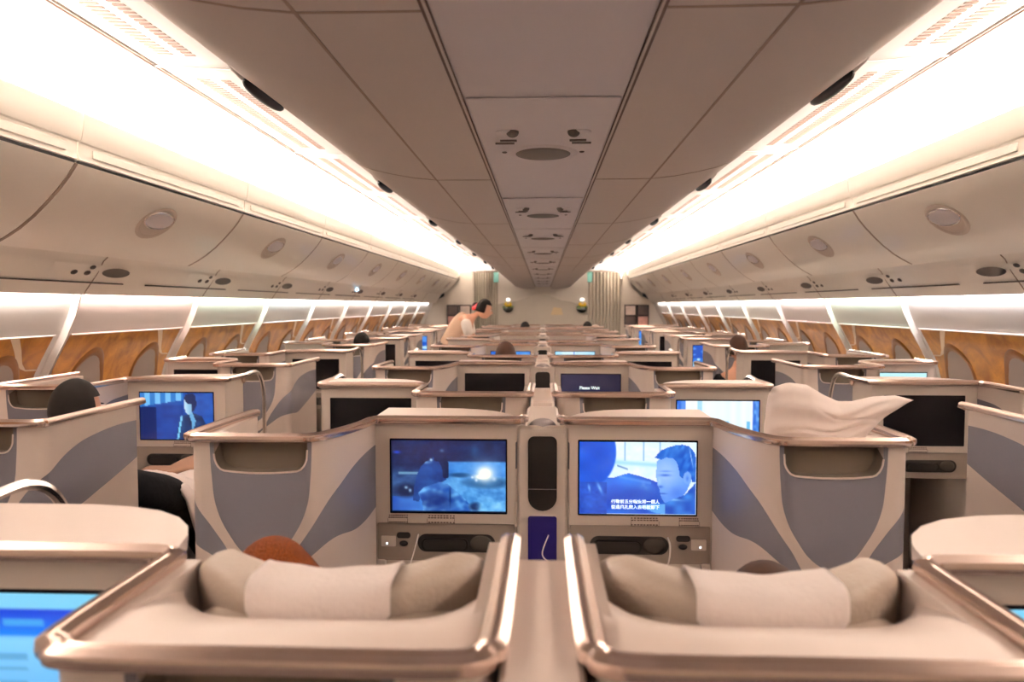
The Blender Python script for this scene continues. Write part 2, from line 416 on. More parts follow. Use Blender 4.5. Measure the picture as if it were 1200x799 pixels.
    g.cur = 1; g.sweep([(.238, Z0, .600), (.238, Z1 , .600)], [(-.003, -.003), (.003, -.003), (.003, .01), (-.003, .01)])
    g.out('groove', [M['groove'], M['ceil']], o)
    # grille slots and cove joints
    g = G(s)
    for k in range(-1, 8):
        za, zb = 3.364 + 1.905 * (k - 1) + .18, 3.364 + 1.905 * k - .15
        for (xa, xb) in ((1.50, 1.545), (1.60, 1.665)):
            nn = 44 if zb < 8 else 16
            for i in range(nn):
                z = za + (zb - za) * i / nn
                h = 1.074 + (xa - 1.45) / .325 * .024
                g.box(xa, xb, z, z + (zb - za) / nn * .45, h - .002, h + .004, .0003)
    tag(g.out('air_grille_slots', M['ventp']), kind='stuff', label='rows of small air slots in the %s cove ceiling panel' % side, cat='air grille')
    g = G(s)
    for k in range(-1, 9):
        z = 3.364 + 1.905 * (k - 1)
        pr = [(.95, 1.076), (1.45, 1.072), (1.76, 1.094), (1.95, 1.110), (2.08, 1.103), (2.198, 1.082), (2.27, 1.038), (2.31, .99)]
        g.sweep([(x - .002, z, h - .003) for x, h in pr], [(-.008, -.003), (.008, -.003), (.008, .003), (-.008, .003)])
    tag(g.out('trim_%d' % (210 + (s > 0)), M['cove']), kind='structure')

# centre service channel panel
g = G()
g.box(-.232, .232, Z0, Z1, .604, .62, .002)
o = g.out('ceiling_channel', M['psu']); o['kind'] = 'structure'
# outer shell above everything so no sky leaks
g = G(); g.box(-3.2, 3.2, Z0 - .1, Z1 + .1, 1.15, 1.2, .001); tag(g.out('ceiling', M['ceil']), kind='structure')
# back wall behind the camera
g = G(); g.box(-3.2, 3.2, Z0 - .12, Z0, -1.55, 1.15, .001); tag(g.out('wall_back', M['bulk']), kind='structure')

# ------------------------------------------------------------------ ceiling fittings
base = empty('ceiling_service_unit', '', 'service unit', group='passenger service units along the ceiling channel')
g = G(); g.box(-.226, .226, -.76, .60, .598, .604, .004); g.out('panel', M['psu'], base)
g = G(); g.blob((0, 0, .596), (.112, .125, .006), (.4, 1), nu=32, nv=6); sp_ = g.out('speaker', M['grille'], base)
g = G(); g.blob((0, 0, .597), (.135, .150, .005), (.4, 1), nu=32, nv=6); g.out('speaker_ring', M['psu'], base)
for sx in (-1, 1):
    g = G(); g.blob((sx * .105, -.36, .595), (.022, .024, .018)); n_ = g.out('air_nozzle', M['grille'], base)
    g = G(); g.blob((sx * .128, -.35, .597), (.038, .036, .008)); g.out('nozzle_ring', M['psu'], n_)
    g = G(); g.box(sx * .125 - .03, sx * .125 + .03, -.235, -.222, .592, .599, .001); g.box(sx * .14 - .035, sx * .14 + .035, -.19, -.182, .592, .599, .001); g.out('light_switch', M['grille'], base)
    g = G(); g.blob((sx * .15, -.02, .597), (.010, .012, .004)); g.out('indicator_light', M['grille'], base)
SU = [2.93, 4.93, 6.6, 8.5, 10.4, 12.3, 14.2, 16.2, 18.2, 20.2]
dup_things(base, len(SU), lambda i: (0, SU[i], -.001 if SU[i] < 14 else -.001), lambda i: 'oval speaker and air nozzles in the central ceiling strip, %s from the camera' % ORD[i])
for s, side in ((-1, 'left'), (1, 'right')):
    base = empty('ceiling_edge_vent', '', 'vent', group='dark vents along the ceiling edges')
    g = G(s)
    g.blob((.930, 0, .706), (.030, .17, .030), (1, 1), fn=lambda x, y, z: (x, y, z - .25 * y * y)); g.out('lens', M['dark'], base)
    g = G(s); g.blob((.945, .0, .728), (.025, .25, .016), (1, 1)); g.out('rim', M['ceil'], base)
    dup_things(base, 7, lambda i: (0, 2.47 + 1.905 * i, 0), lambda i, side=side: 'dark oval vent on the %s edge of the dropped ceiling, %s from the camera' % (side, ORD[i]))

# ------------------------------------------------------------------ overhead bins
BP = [(2.15, .655), (2.19, .595), (2.235, .54), (2.297, .475), (2.36, .415), (2.43, .360), (2.49, .322), (2.56, .285)]
for s, side in ((-1, 'left'), (1, 'right')):
    L_ = 1.905
    base = empty('overhead_bin', '', 'overhead bin', group='overhead bins along the %s wall' % side)
    def strip(prof, za, zb, name, m_, th=-.012, par=base):
        n = len(prof); N_ = []
        for i in range(n):
            a = prof[max(i - 1, 0)]; b = prof[min(i + 1, n - 1)]; dx, dh = b[0] - a[0], b[1] - a[1]; l = math.hypot(dx, dh)
            N_.append((-dh / l * th, dx / l * th))
        loop = prof + [(prof[i][0] + N_[i][0], prof[i][1] + N_[i][1]) for i in range(n - 1, -1, -1)]
        g = G(s); m2 = len(loop)
        V = [W(x, z, h) for z in (za, zb) for x, h in loop]
        F = [[j, (j + 1) % m2, m2 + (j + 1) % m2, m2 + j] for j in range(m2)] + [list(range(m2))[::-1], [m2 + j for j in range(m2)]]
        g.add(V, F); return g.out(name, m_, par)
    strip([(2.19, .860), (2.13, .893), (2.108, .882), (2.112, .83), (2.122, .77), (2.128, .755)], 0, L_ - .006, 'upper_fascia', M['bin'], .012)
    strip([(2.128, .755), (2.138, .75), (2.143, .70), (2.137, .672)], 0, L_ - .012, 'lower_fascia', M['bin'], .012)
    g = G(s); g.box(2.1325, 2.14, .10, L_ - .10, .695, .735, .003); g.out('label_strip', M['bin'], base)
    g = G(s); g.box(2.152, 2.20, .005, L_ - .012, .655, .673, .001); g.out('gap', M['gap'], base)
    door = strip(BP, .012, L_ - .018, 'door', M['bin'], .015)
    g = G(s)
    g.sweep([(x + .006, .002, h + .004) for x, h in BP], [(-.012, -.006), (.012, -.006), (.012, .006), (-.012, .006)])
    g.out('side_frame', M['seam'], base)
    # body behind the door
    strip([(2.16, .66), (2.36, .62), (2.70, .50)], .02, L_ - .02, 'body', M['bin'], .02)
    # latch: oval cup, its recess shade painted as darker tan, with chrome paddle
    cx, ch, cz = 2.287, .487, L_ / 2
    nx, nh = -.70, -.71
    tx, th_ = .71, -.70
    def lat(a, r, d, cz=cz, sx=.165, sy=.115): 
        return (cx + tx * sy * r * math.sin(a) + nx * d, cz + sx * r * math.cos(a), ch + th_ * sy * r * math.sin(a) + nh * d)
    g = G(s); g.grid(lambda u, v: lat(2 * math.pi * u, 1.08 - .25 * v, .003 - .0 * v + (.004 if 0 < v < 1 else 0)), 24, 3); g.grid(lambda u, v: lat(2 * math.pi * u, .83 * (1 - v), .0025), 24, 3)
    lt = g.out('latch_cup', M['cup'], door)
    g = G(s); g.grid(lambda u, v: (lambda p: (p[0] - tx * .024, p[1], p[2] - th_ * .024))(lat(2 * math.pi * u, .86 * math.cos(v * math.pi / 2) if v < 1 else 0, .006 + .014 * math.sin(v * math.pi / 2), sy=.066)), 24, 5)
    g.out('latch_handle', M['psu'], door)
    g = G(s); g.tube([(lambda p: (p[0] - tx * .024, p[1], p[2] - th_ * .024))(lat(2 * math.pi * q / 32, .90, .006, sy=.069)) for q in range(32)], .0055, 8, closed=True); g.out('latch_rim', M['chrome'], door)
    dup_things(base, 10, lambda i: (0, 3.364 - 2 * L_ + L_ * i, 0),
               lambda i, side=side: 'cream %s overhead bin with oval chrome latch, %s of its row from the camera' % (side, ORD[i]))
    # underside strip with service units
    UP = [(2.56, .285), (2.585, .262), (2.60, .235), (2.625, .19), (2.66, .14), (2.70, .085), (2.712, .065)]
    o = extrude_profile('trim_%d' % (220 + (s > 0)), UP, Z0, ZEND, .02, M['bin'], s)
    g = G(s)
    for z in [BAY0 + BAYP * k for k in range(-1, 9)]:
        g.sweep([(x - .001, z, h - .001) for x, h in UP], [(-.003, -.002), (.003, -.002), (.003, .002), (-.003, .002)])
    g.out('seam', M['seam'], o)
    base = empty('passenger_service_unit', '', 'service unit', group='service units under the %s overhead bins' % side)
    nx, nh, tx, th_ = -.82, -.57, .57, -.82
    def pu(t, z, d): return (2.618 + tx * t + nx * d, z, .200 + th_ * t + nh * d)
    def oval(name, z, t, rz, rt, d, m_, par, dome=0):
        g = G(s); g.grid(lambda u, v: pu(t + rt * (1 - v) * math.sin(2 * math.pi * u), z + rz * (1 - v) * math.cos(2 * math.pi * u), d + dome * v), 20, 3); return g.out(name, m_, par)
    g = G(s); g.grid(lambda u, v: pu(-.045 + .09 * v, -.45 + .75 * u, .0015), 2, 2); g.out('panel', M['bin'], base)
    oval('speaker', .16, .0, .145, .034, .004, M['grille'], base)
    oval('speaker_ring', .16, .0, .16, .040, .003, M['bin'], base)
    for zz in (-.12, -.24): oval('air_nozzle', zz, .012, .03, .016, .004, M['grille'], base, .012)
    oval('reading_light', -.10, -.028, .028, .014, .004, M['grille'], base, .008)
    g = G(s); g.sweep([(2.665 - .004, -.95, .135), (2.665 - .004, .30, .135)], [(-.006, -.004), (.006, -.004), (.006, .004), (-.006, .004)]); g.out('vent_slot', M['grille'], base)
    us = dup_things(base, 9, lambda i: (0, 2.77 + BAYP * i, 0),
               lambda i, side=side: 'dark oval speaker and nozzles under the %s bins, %s from the camera' % (side, ORD[i]))
    if s < 0:
        for ch in us[5].children:
            if ch.name.startswith('reading_light'):
                g = G(s); g.blob((2.60, -.10, .222), (.03, .05, .02)); l_ = g.out('reading_lamp', M['glowblue'], us[5]); l_['label'] = 'glowing bluish reading lamp'

# ------------------------------------------------------------------ far end
g = G(); g.box(-3.2, 3.2, Z1, Z1 + .1, -1.55, 1.15, .001); tag(g.out('wall_front', M['bulk']), kind='structure')
for s, side in ((-1, 'left'), (1, 'right')):
    g = G(s); px_ = 1.98 if s > 0 else 1.76
    g.plate([(px_, -1.55), (3.15, -1.55), (3.15, .05), (2.75, .10), (2.45, .25), (2.20, .45), (2.10, .62), (2.10, .88), (px_, .88)], ZEND, ZEND + .06)
    tag(g.out('wall_partition_' + side, M['bulk']), kind='structure')
    # flared end of the bin run
    g = G(s); g.plate([(2.10, .89), (2.14, .655)] + BP[1:] + [(2.7, .07), (2.8, .07), (2.8, .89)], ZEND - .002, ZEND + .02); tag(g.out('trim_%d' % (230 + (s > 0)), M['bin']), kind='structure')
    # curtain
    c = empty('aisle_curtain', 'pleated beige curtain drawn across the %s aisle at the far end' % side, 'curtain', (0, 19.2, 0))
    def cf(u, v, s=s):
        x = 1.16 + (.84 if s > 0 else .62) * u; return (x, .035 * math.sin(u * 60 + .4 * math.sin(9 * v)) + (.05 * math.sin(u * 9)), .86 - 2.38 * v)
    g = G(s); g.grid(cf, 90, 6); g.out('pleated_fabric', M['curtain'], c)
    g = G(s); g.tube([(1.10, 0, .885), (1.16 + (.88 if s > 0 else .66), 0, .885)], .018); g.out('curtain_rail', M['rail'], c)
    g = G(s); g.box(1.14, 1.27, -.065, -.055, .60, .86, .002); g.out('teal_header', M['teal'], c)
    # magazine racks
    for q, (x0, mm) in enumerate(((2.03 if s > 0 else 1.80, ('magdark', 'maglight')), (2.34 if s > 0 else 2.11, ('magpink', 'magdark')))):
        r = empty('magazine_rack', 'small wall magazine rack at the far %s partition, %s of the pair' % (side, 'inner' if q == 0 else 'outer'), 'magazine rack', (0, ZEND - .02, 0), group='magazine racks on the far partitions')
        g = G(s); g.box(x0, x0 + .30, -.05, .0, -.53, .02, .004); g.out('frame', M['dark'], r)
        for j in range(2):
            g = G(s); g.box(x0 + .03, x0 + .27, -.062, -.051, -.49 + .26 * j, -.27 + .26 * j, .003); o = g.out('magazine', M[mm[j]], None); o.location = (0, ZEND - .02, 0)
            tag(o, '%s magazine in the %s %s rack on the far partition, %s pocket' % ({'magdark': 'dark', 'maglight': 'pale', 'magpink': 'pink'}[mm[j]], 'inner' if q == 0 else 'outer', side, 'upper' if j else 'lower'), 'magazine', 'magazines in the far racks')
    # wall vase with yellow flowers, sconce above
    vx, vz = (1.12 if s < 0 else 1.27), Z1
    r = empty('wall_vase', 'dark wall vase holding yellow flowers on the %s side of the far bulkhead' % side, 'vase', (s * vx, vz, 0))
    g = G(); g.blob((0, -.09, -.12), (.15, .10, .11), fn=lambda x, y, z: (x * (1.1 + z * 2), y, z)); g.out('bowl', M['bowl'], r)
    fl = empty('flower_bunch', 'yellow flowers with green leaves in the %s wall vase on the bulkhead' % side, 'flowers', (s * vx, vz - .04, 0))
    for i in range(9):
        a = i * 2.4; g = G(); g.blob((.09 * math.cos(a), -.10 + .05 * math.sin(a), .02 + .05 * math.sin(i * 1.7)), (.04, .035, .04), nu=10, nv=6); g.out('petals', M['yellow'], fl)
    for i in range(7):
        a = i * .9; g = G(); g.blob((.15 * math.cos(a), -.10 + .04 * math.sin(a), -.04 + .03 * math.sin(i)), (.05, .02, .02), nu=8, nv=5); g.out('leaf', M['leaf'], fl)
    r = empty('wall_sconce', 'small lit white wall lamp above the %s flower vase on the bulkhead' % side, 'lamp', (s * vx, vz, 0))
    g = G(); g.blob((0, -.05, .19), (.06, .04, .045)); g.out('glass_shade', M['glowwhite'], r)
    g = G(); g.box(-.05, .05, -.03, 0, .13, .16, .004); g.out('bracket', M['rail'], r)
g = G()
pts = [(-1.9, -1.5), (1.5, -1.5), (1.5, -.1), (1.25, .02), (.9, .13), (.6, .17), (.2, .33), (-.05, .36), (-.4, .30), (-.8, .16), (-1.2, .10), (-1.9, -.05)]
g.plate(pts, Z1 - .02, Z1 - .004)
mu = g.out('mural', M['mural']); tag(mu, 'sand-coloured dune shaped mural on the far bulkhead', 'mural')
g = G(); g.plate([(.25, -.3), (.65, -.3), (.6, -.08), (.35, -.05)], Z1 - .026, Z1 - .0205); g.out('sun_patch', M['muraly'], mu)

# ------------------------------------------------------------------ screen pictures
def ramp(a, b, t): t = max(0, min(1, t)); return tuple(a[i] + (b[i] - a[i]) * t for i in range(3))
def hsh(x, y): return (math.sin(x * 127.1 + y * 311.7) * 43758.5453) % 1
def vn(x, y):
    xi, yi = math.floor(x), math.floor(y); fx, fy = x - xi, y - yi; fx = fx * fx * (3 - 2 * fx); fy = fy * fy * (3 - 2 * fy)
    return (hsh(xi, yi) * (1 - fx) + hsh(xi + 1, yi) * fx) * (1 - fy) + (hsh(xi, yi + 1) * (1 - fx) + hsh(xi + 1, yi + 1) * fx) * fy
def ell(x, y, cx, cy, rx, ry): return math.hypot((x - cx) / rx, (y - cy) / ry)
def poly_in(x, y, P_):
    c = False; j = len(P_) - 1
    for i in range(len(P_)):
        if (P_[i][1] > y) != (P_[j][1] > y) and x < (P_[j][0] - P_[i][0]) * (y - P_[i][1]) / (P_[j][1] - P_[i][1]) + P_[i][0]: c = not c
        j = i
    return c
# x 0..1 left to right, y 0..1 top to bottom, colours in sRGB 0..255
def gs(x, y, cx, cy, sx, sy): return math.exp(-((x - cx) / sx) ** 2 - ((y - cy) / sy) ** 2)
def mix(c, d, t): t = max(0, min(1, t)); return tuple(c[i] + (d[i] - c[i]) * t for i in range(3))
def soft(x, y, cx, cy, rx, ry, e=.08): return max(0, min(1, (1 + e - ell(x, y, cx, cy, rx, ry)) / (2 * e)))
def pic_camp(x, y):
    n = vn(x * 14, y * 10) * .55 + vn(x * 34, y * 26) * .3 + vn(x * 70, y * 50) * .15
    c = ramp((3, 18, 62), (12, 46, 104), n)
    c = mix(c, (24, 80, 140), gs(x, y, .73, .14, .04, .10) * .7); c = mix(c, (16, 70, 220), gs(x, y, .05, .165, .03, .02))
    if x < .3: c = mix(c, ramp((10, 45, 100), (50, 105, 165), n), max(0, min(1, (y - .34) * 8)))
    if x > .48: c = mix(c, ramp((24, 95, 190), (85, 165, 240), n * .7 + .35 * (1 - (y - .28) * 4)), max(0, min(1, (y - .28) * 40)))
    if y > .49 and x > .45: c = ramp((20, 90, 178), (105, 180, 240), n * 1.1 + (y - .5) * .35)
    c = mix(c, (12, 66, 120), soft(x, y, .84, .585, .19, .075, .3) * (.55 + .5 * n)); c = mix(c, (14, 70, 130), soft(x, y, .60, .48, .09, .03, .4))
    if .44 < y < .475 and .06 < x < .24: c = (95, 150, 185)
    if y > .78 and x < .5: c = mix(c, ramp((10, 62, 165), (80, 160, 240), vn(x * 9, y * 12)), 1)
    c = mix(c, (6, 26, 70), soft(x, y, .13, .70, .10, .09, .4)); c = mix(c, (140, 190, 225), gs(x, y, .13, .66, .015, .02) + gs(x, y, .165, .70, .012, .025))
    body = [(.19, .84), (.20, .64), (.225, .48), (.26, .37), (.31, .29), (.355, .26), (.375, .20), (.385, .14), (.415, .11), (.45, .13), (.475, .19), (.485, .26), (.50, .32), (.505, .50), (.47, .56), (.40, .60), (.32, .66), (.26, .78), (.24, .86)]
    if poly_in(x, y, body): c = ramp((8, 42, 112), (26, 86, 170), n * .8 + .5 * gs(x, y, .3, .42, .08, .2)); c = mix(c, (120, 180, 230), gs(x, y, .29, .305, .05, .018) * .9)
    if poly_in(x, y, [(.375, .28), (.372, .20), (.385, .13), (.415, .105), (.455, .125), (.48, .19), (.50, .30), (.503, .52), (.455, .53), (.445, .38), (.42, .30)]): c = ramp((3, 18, 58), (12, 44, 100), n)
    c = mix(c, (90, 145, 200), gs(x, y, .445, .14, .018, .02) * .7); c = mix(c, (160, 215, 250), gs(x, y, .35, .27, .012, .02))
    leg = [(.235, .74), (.28, .66), (.36, .615), (.43, .575), (.49, .60), (.53, .66), (.58, .72), (.64, .80), (.69, .90), (.70, 1), (.28, 1), (.27, .86)]
    if poly_in(x, y, leg):
        f = vn(x * 11 + y * 17, y * 9 - x * 22); c = ramp((14, 66, 165), (115, 190, 245), f ** 1.5 * .9 + .25 * n)
        c = mix(c, (6, 34, 110), soft(x, y, .40, .84, .13, .11, .5) * .8); c = mix(c, (4, 28, 90), gs(x, y, .515, .78, .006, .12))
    c = mix(c, (6, 26, 74), soft(x, y, .735, .92, .05, .055, .4) * (.6 + .6 * n)); c = mix(c, ramp((70, 155, 228), (150, 215, 250), n), soft(x, y, .885, .92, .12, .085, .3) * (.5 + n))
    c = mix(c, (235, 245, 255), gs(x, y, .745, .55, .012, .02) + gs(x, y, .71, .51, .010, .015) + gs(x, y, .90, .53, .02, .03) * .7)
    c = mix(c, (150, 200, 250), gs(x, y, .82, .45, .13, .17) * .75); c = mix(c, (255, 255, 238), max(gs(x, y, .82, .46, .06, .085), gs(x, y, .80, .50, .065, .04)) * 1.7)
    if x < .012 or y > .985: c = (3, 18, 50)
    return c
def pic_face(x, y):
    n = vn(x * 12, y * 9) * .6 + vn(x * 40, y * 30) * .4
    c = ramp((208, 240, 255), (238, 250, 255), n)
    for q in (.39, .55, .69): c = mix(c, (110, 165, 220), gs(x, 0, q, 0, .005, 1) * (y < .26))
    c = mix(c, (165, 222, 250), gs(0, y, 0, .28 + .1 * (x - .3), 1, .03))
    c = mix(c, (90, 140, 200), gs(0, y, 0, .33 + .55 * (x - .33), 1, .012) * (.32 < x < .42))
    jac = [(.28, .50), (.34, .47), (.42, .43), (.50, .46), (.60, .51), (.68, .56), (.72, .70), (.74, .84), (.76, 1), (0, 1), (0, .5)]
    if poly_in(x, y, jac):
        c = ramp((6, 58, 190), (40, 128, 240), vn(x * 8 + y * 6, y * 5 - x * 4)); c = mix(c, (110, 170, 245), gs(x, y, .56, .60, .05, .07) * .7 * n * 1.8); c = mix(c, (95, 165, 245), gs(0, y, 0, .50 + .3 * (x - .4), 1, .02) * (.34 < x < .62) * .6)
        c = mix(c, (8, 66, 180), soft(x, y, .50, .78, .30, .16, .4) * .6)
    c = mix(c, (60, 90, 190), gs(x, y, .06, .55, .05, .05)); hd_ = soft(x, y, .10, .14, .215, .47, .03); c = mix(c, ramp((0, 74, 200), (14, 100, 232), vn(x * 6, y * 6)), hd_)
    if y > .56 and x < .24: c = mix(c, ramp((4, 52, 160), (30, 104, 225), n), .8)
    c = mix(c, (120, 185, 250), (gs(x - (y - .64) * .1, y, .085, .64, .010, .05) + gs(x - (y - .64) * .25, y, .175, .64, .014, .07)) * .9)
    face = [(.665, .26), (.66, .38), (.655, .46), (.665, .52), (.672, .60), (.69, .66), (.695, .72), (.71, .78), (.735, .84), (.78, .84), (.86, .78), (.92, .68), (.97, .48), (.965, .25), (.85, .15), (.72, .19)]
    if poly_in(x, y, face):
        c = ramp((86, 146, 242), (150, 190, 252), 1.1 - ell(x, y, .74, .42, .20, .36) + .15 * n)
        c = mix(c, (45, 100, 220), gs(x, y, .735, .455, .045, .016) * .9 + gs(x, y, .74, .40, .05, .012) * .5); c = mix(c, (40, 95, 212), gs(x, y, .695, .615, .022, .018) * .9); c = mix(c, (38, 90, 205), gs(x, y, .715, .71, .035, .010) * 1.0)
        c = mix(c, (55, 110, 225), gs(x, y, .84, .70, .07, .10) * .55 + gs(x, y, .70, .77, .03, .02) * .4); c = mix(c, (175, 215, 255), gs(x, y, .685, .54, .014, .05) * .6)
    hair = [(.645, .215), (.665, .17), (.70, .11), (.76, .07), (.82, .04), (.88, .03), (.94, .055), (.985, .14), (1, .25), (1, .55), (.965, .55), (.955, .45), (.93, .40), (.90, .43), (.885, .50), (.86, .46), (.85, .36), (.835, .28), (.80, .22), (.74, .21), (.70, .24)]
    if poly_in(x, y, hair): c = ramp((4, 78, 198), (60, 140, 232), vn(x * 40 + y * 9, y * 16) * .8 + .35 * gs(x, y, .84, .08, .1, .05))
    c = mix(c, (185, 225, 255), gs(x - (y - .2) * .12, y, .955, .2, .004, .12) * .9)
    e_ = soft(x, y, .925, .49, .032, .085, .2); c = mix(c, (120, 170, 248), e_); c = mix(c, (60, 115, 225), gs(x, y, .925, .50, .012, .04) * .8)
    if poly_in(x, y, [(.70, 1), (.715, .86), (.735, .84), (.80, .79), (.90, .73), (.96, .62), (1, .55), (1, 1)]):
        c = ramp((8, 66, 186), (60, 138, 232), vn(x * 14, y * 12)); c = mix(c, (160, 210, 250), gs(x, y - .12 * (x - .8), .80, .79, .08, .018) * .8)
    if poly_in(x, y, [(.50, .89), (.58, .86), (.68, .85), (.735, .86), (.74, 1), (.66, .98)]): c = mix(c, (105, 180, 242), .85)
    return c
def pic_man(x, y):
    n = vn(x * 12, y * 10)
    c = ramp((8, 60, 150), (20, 95, 190), n * .6 + x * .3)
    if y < .30 - .25 * x and x < .6: c = (110, 185, 235) if int(x * 14) % 2 else (40, 120, 200)
    if .22 < x < .6 and y > .25: c = ramp((6, 55, 140), (12, 70, 165), n)
    if x < .22 and y > .3: c = (3, 30, 95)
    if poly_in(x, y, [(.5, 1), (.52, .65), (.6, .48), (.72, .42), (.85, .5), (.92, .75), (.93, 1)]): c = ramp((4, 26, 70), (20, 70, 130), vn(x * 14, y * 9))
    if poly_in(x, y, [(.66, .42), (.72, .42), (.76, .6), (.72, .85), (.70, .6)]): c = (95, 165, 215)
    if ell(x, y, .67, .26, .065, .20) < 1: c = ramp((90, 155, 205), (190, 225, 240), 1 - (x - .6) * 7)
    if ell(x, y, .69, .12, .08, .12) < 1 or (x > .71 and ell(x, y, .70, .22, .075, .18) < 1): c = (6, 34, 85)
    if abs(x - .535 - .12 * (.8 - y)) < .013 and y > .48: c = (120, 200, 240)
    return c
def pic_hall(x, y):
    c = ramp((215, 242, 255), (245, 252, 255), vn(x * 16, .5))
    if .25 < x < .31: c = (170, 220, 250)
    if y > .66: c = ramp((70, 165, 245), (35, 125, 225), (y - .66) * 2.5)
    for a, b in ((.25, .31), (.52, .63), (.85, .9)):
        if a < x < b and .4 < y < .62: c = (110, 190, 235)
    if x < .11: c = ramp((20, 90, 215), (100, 160, 240), vn(x * 30, y * 9))
    if x > .92: c = ramp((15, 85, 205), (110, 180, 240), vn(x * 40, y * 14))
    return c
def pic_menu(x, y):
    c = (120, 195, 245)
    if y < .1: c = (125, 205, 240)
    elif y < .28: c = ramp((8, 60, 215), (10, 130, 245), (y - .1) * 6)
    elif .72 < y < .82: c = (30, 125, 220)
    elif y > .82: c = (95, 175, 225)
    elif .30 < y < .7: c = ramp((130, 205, 255), (105, 180, 235), (y - .3) * 2.5)
    if .1 < x < .55 and (abs(y - .42) < .012 or abs(y - .51) < .012 or abs(y - .6) < .012): c = (95, 165, 215)
    if .45 < x < .62 and abs(y - .19) < .03: c = (60, 160, 235)
    return c
def pic_menu2(x, y):
    c = (25, 130, 200)
    if y < .12: c = (190, 240, 250)
    elif y < .22: c = (20, 110, 185)
    elif y < .34: c = (40, 165, 225) if x < .5 else (150, 220, 245)
    elif y < .42: c = (120, 205, 240) if (x < .18 or x > .75) else (5, 40, 70)
    if y > .42: c = (20, 95, 160)
    return c
def pic_please(x, y):
    return ramp((8, 10, 44), (30, 32, 66), 1 - ell(x, y, .2, .2, .8, 1))
def pic_curtain(x, y):
    c = ramp((150, 215, 250), (225, 245, 255), vn(x * 9, y * 2))
    if .47 < x < .5: c = (60, 140, 220)
    if ell(x, y, .78, .75, .14, .5) < 1: c = (25, 70, 170)
    return c
def pic_blue(x, y): return ramp((20, 95, 210), (125, 205, 250), vn(x * 7, y * 5) + .4 * (y - .4))
def pic_blue2(x, y):
    c = (70, 140, 225) if vn(x * 5, y * 7) > .5 else (15, 80, 190)
    if y > .6: c = (170, 220, 245) if vn(x * 6, y * 6) > .4 else (40, 120, 215)
    return c
def pic_violet(x, y): return ramp((50, 70, 190), (90, 110, 220), vn(x * 6, y * 4))
def pic_mint(x, y): return ramp((150, 215, 215), (205, 245, 240), y)
PIC = {}
def picmesh(fn, nx, ny):
    key = fn.__name__
    if key in PIC: return PIC[key]
    SW, SH = .376, .236
    me = bpy.data.meshes.new('picture')
    V = [(-SW / 2 + SW * i / nx, 0, SH / 2 - SH * j / ny) for j in range(ny + 1) for i in range(nx + 1)]
    F = [[j * (nx + 1) + i, (j + 1) * (nx + 1) + i, (j + 1) * (nx + 1) + i + 1, j * (nx + 1) + i + 1] for j in range(ny) for i in range(nx)]
    me.from_pydata(V, [], F); me.materials.append(M['pic'])
    a = me.color_attributes.new('pic', 'FLOAT_COLOR', 'POINT')
    for j in range(ny + 1):
        for i in range(nx + 1):
            c = lin(fn(i / nx, j / ny)); a.data[j * (nx + 1) + i].color = (*c, 1)
    me.update(); PIC[key] = me; return me

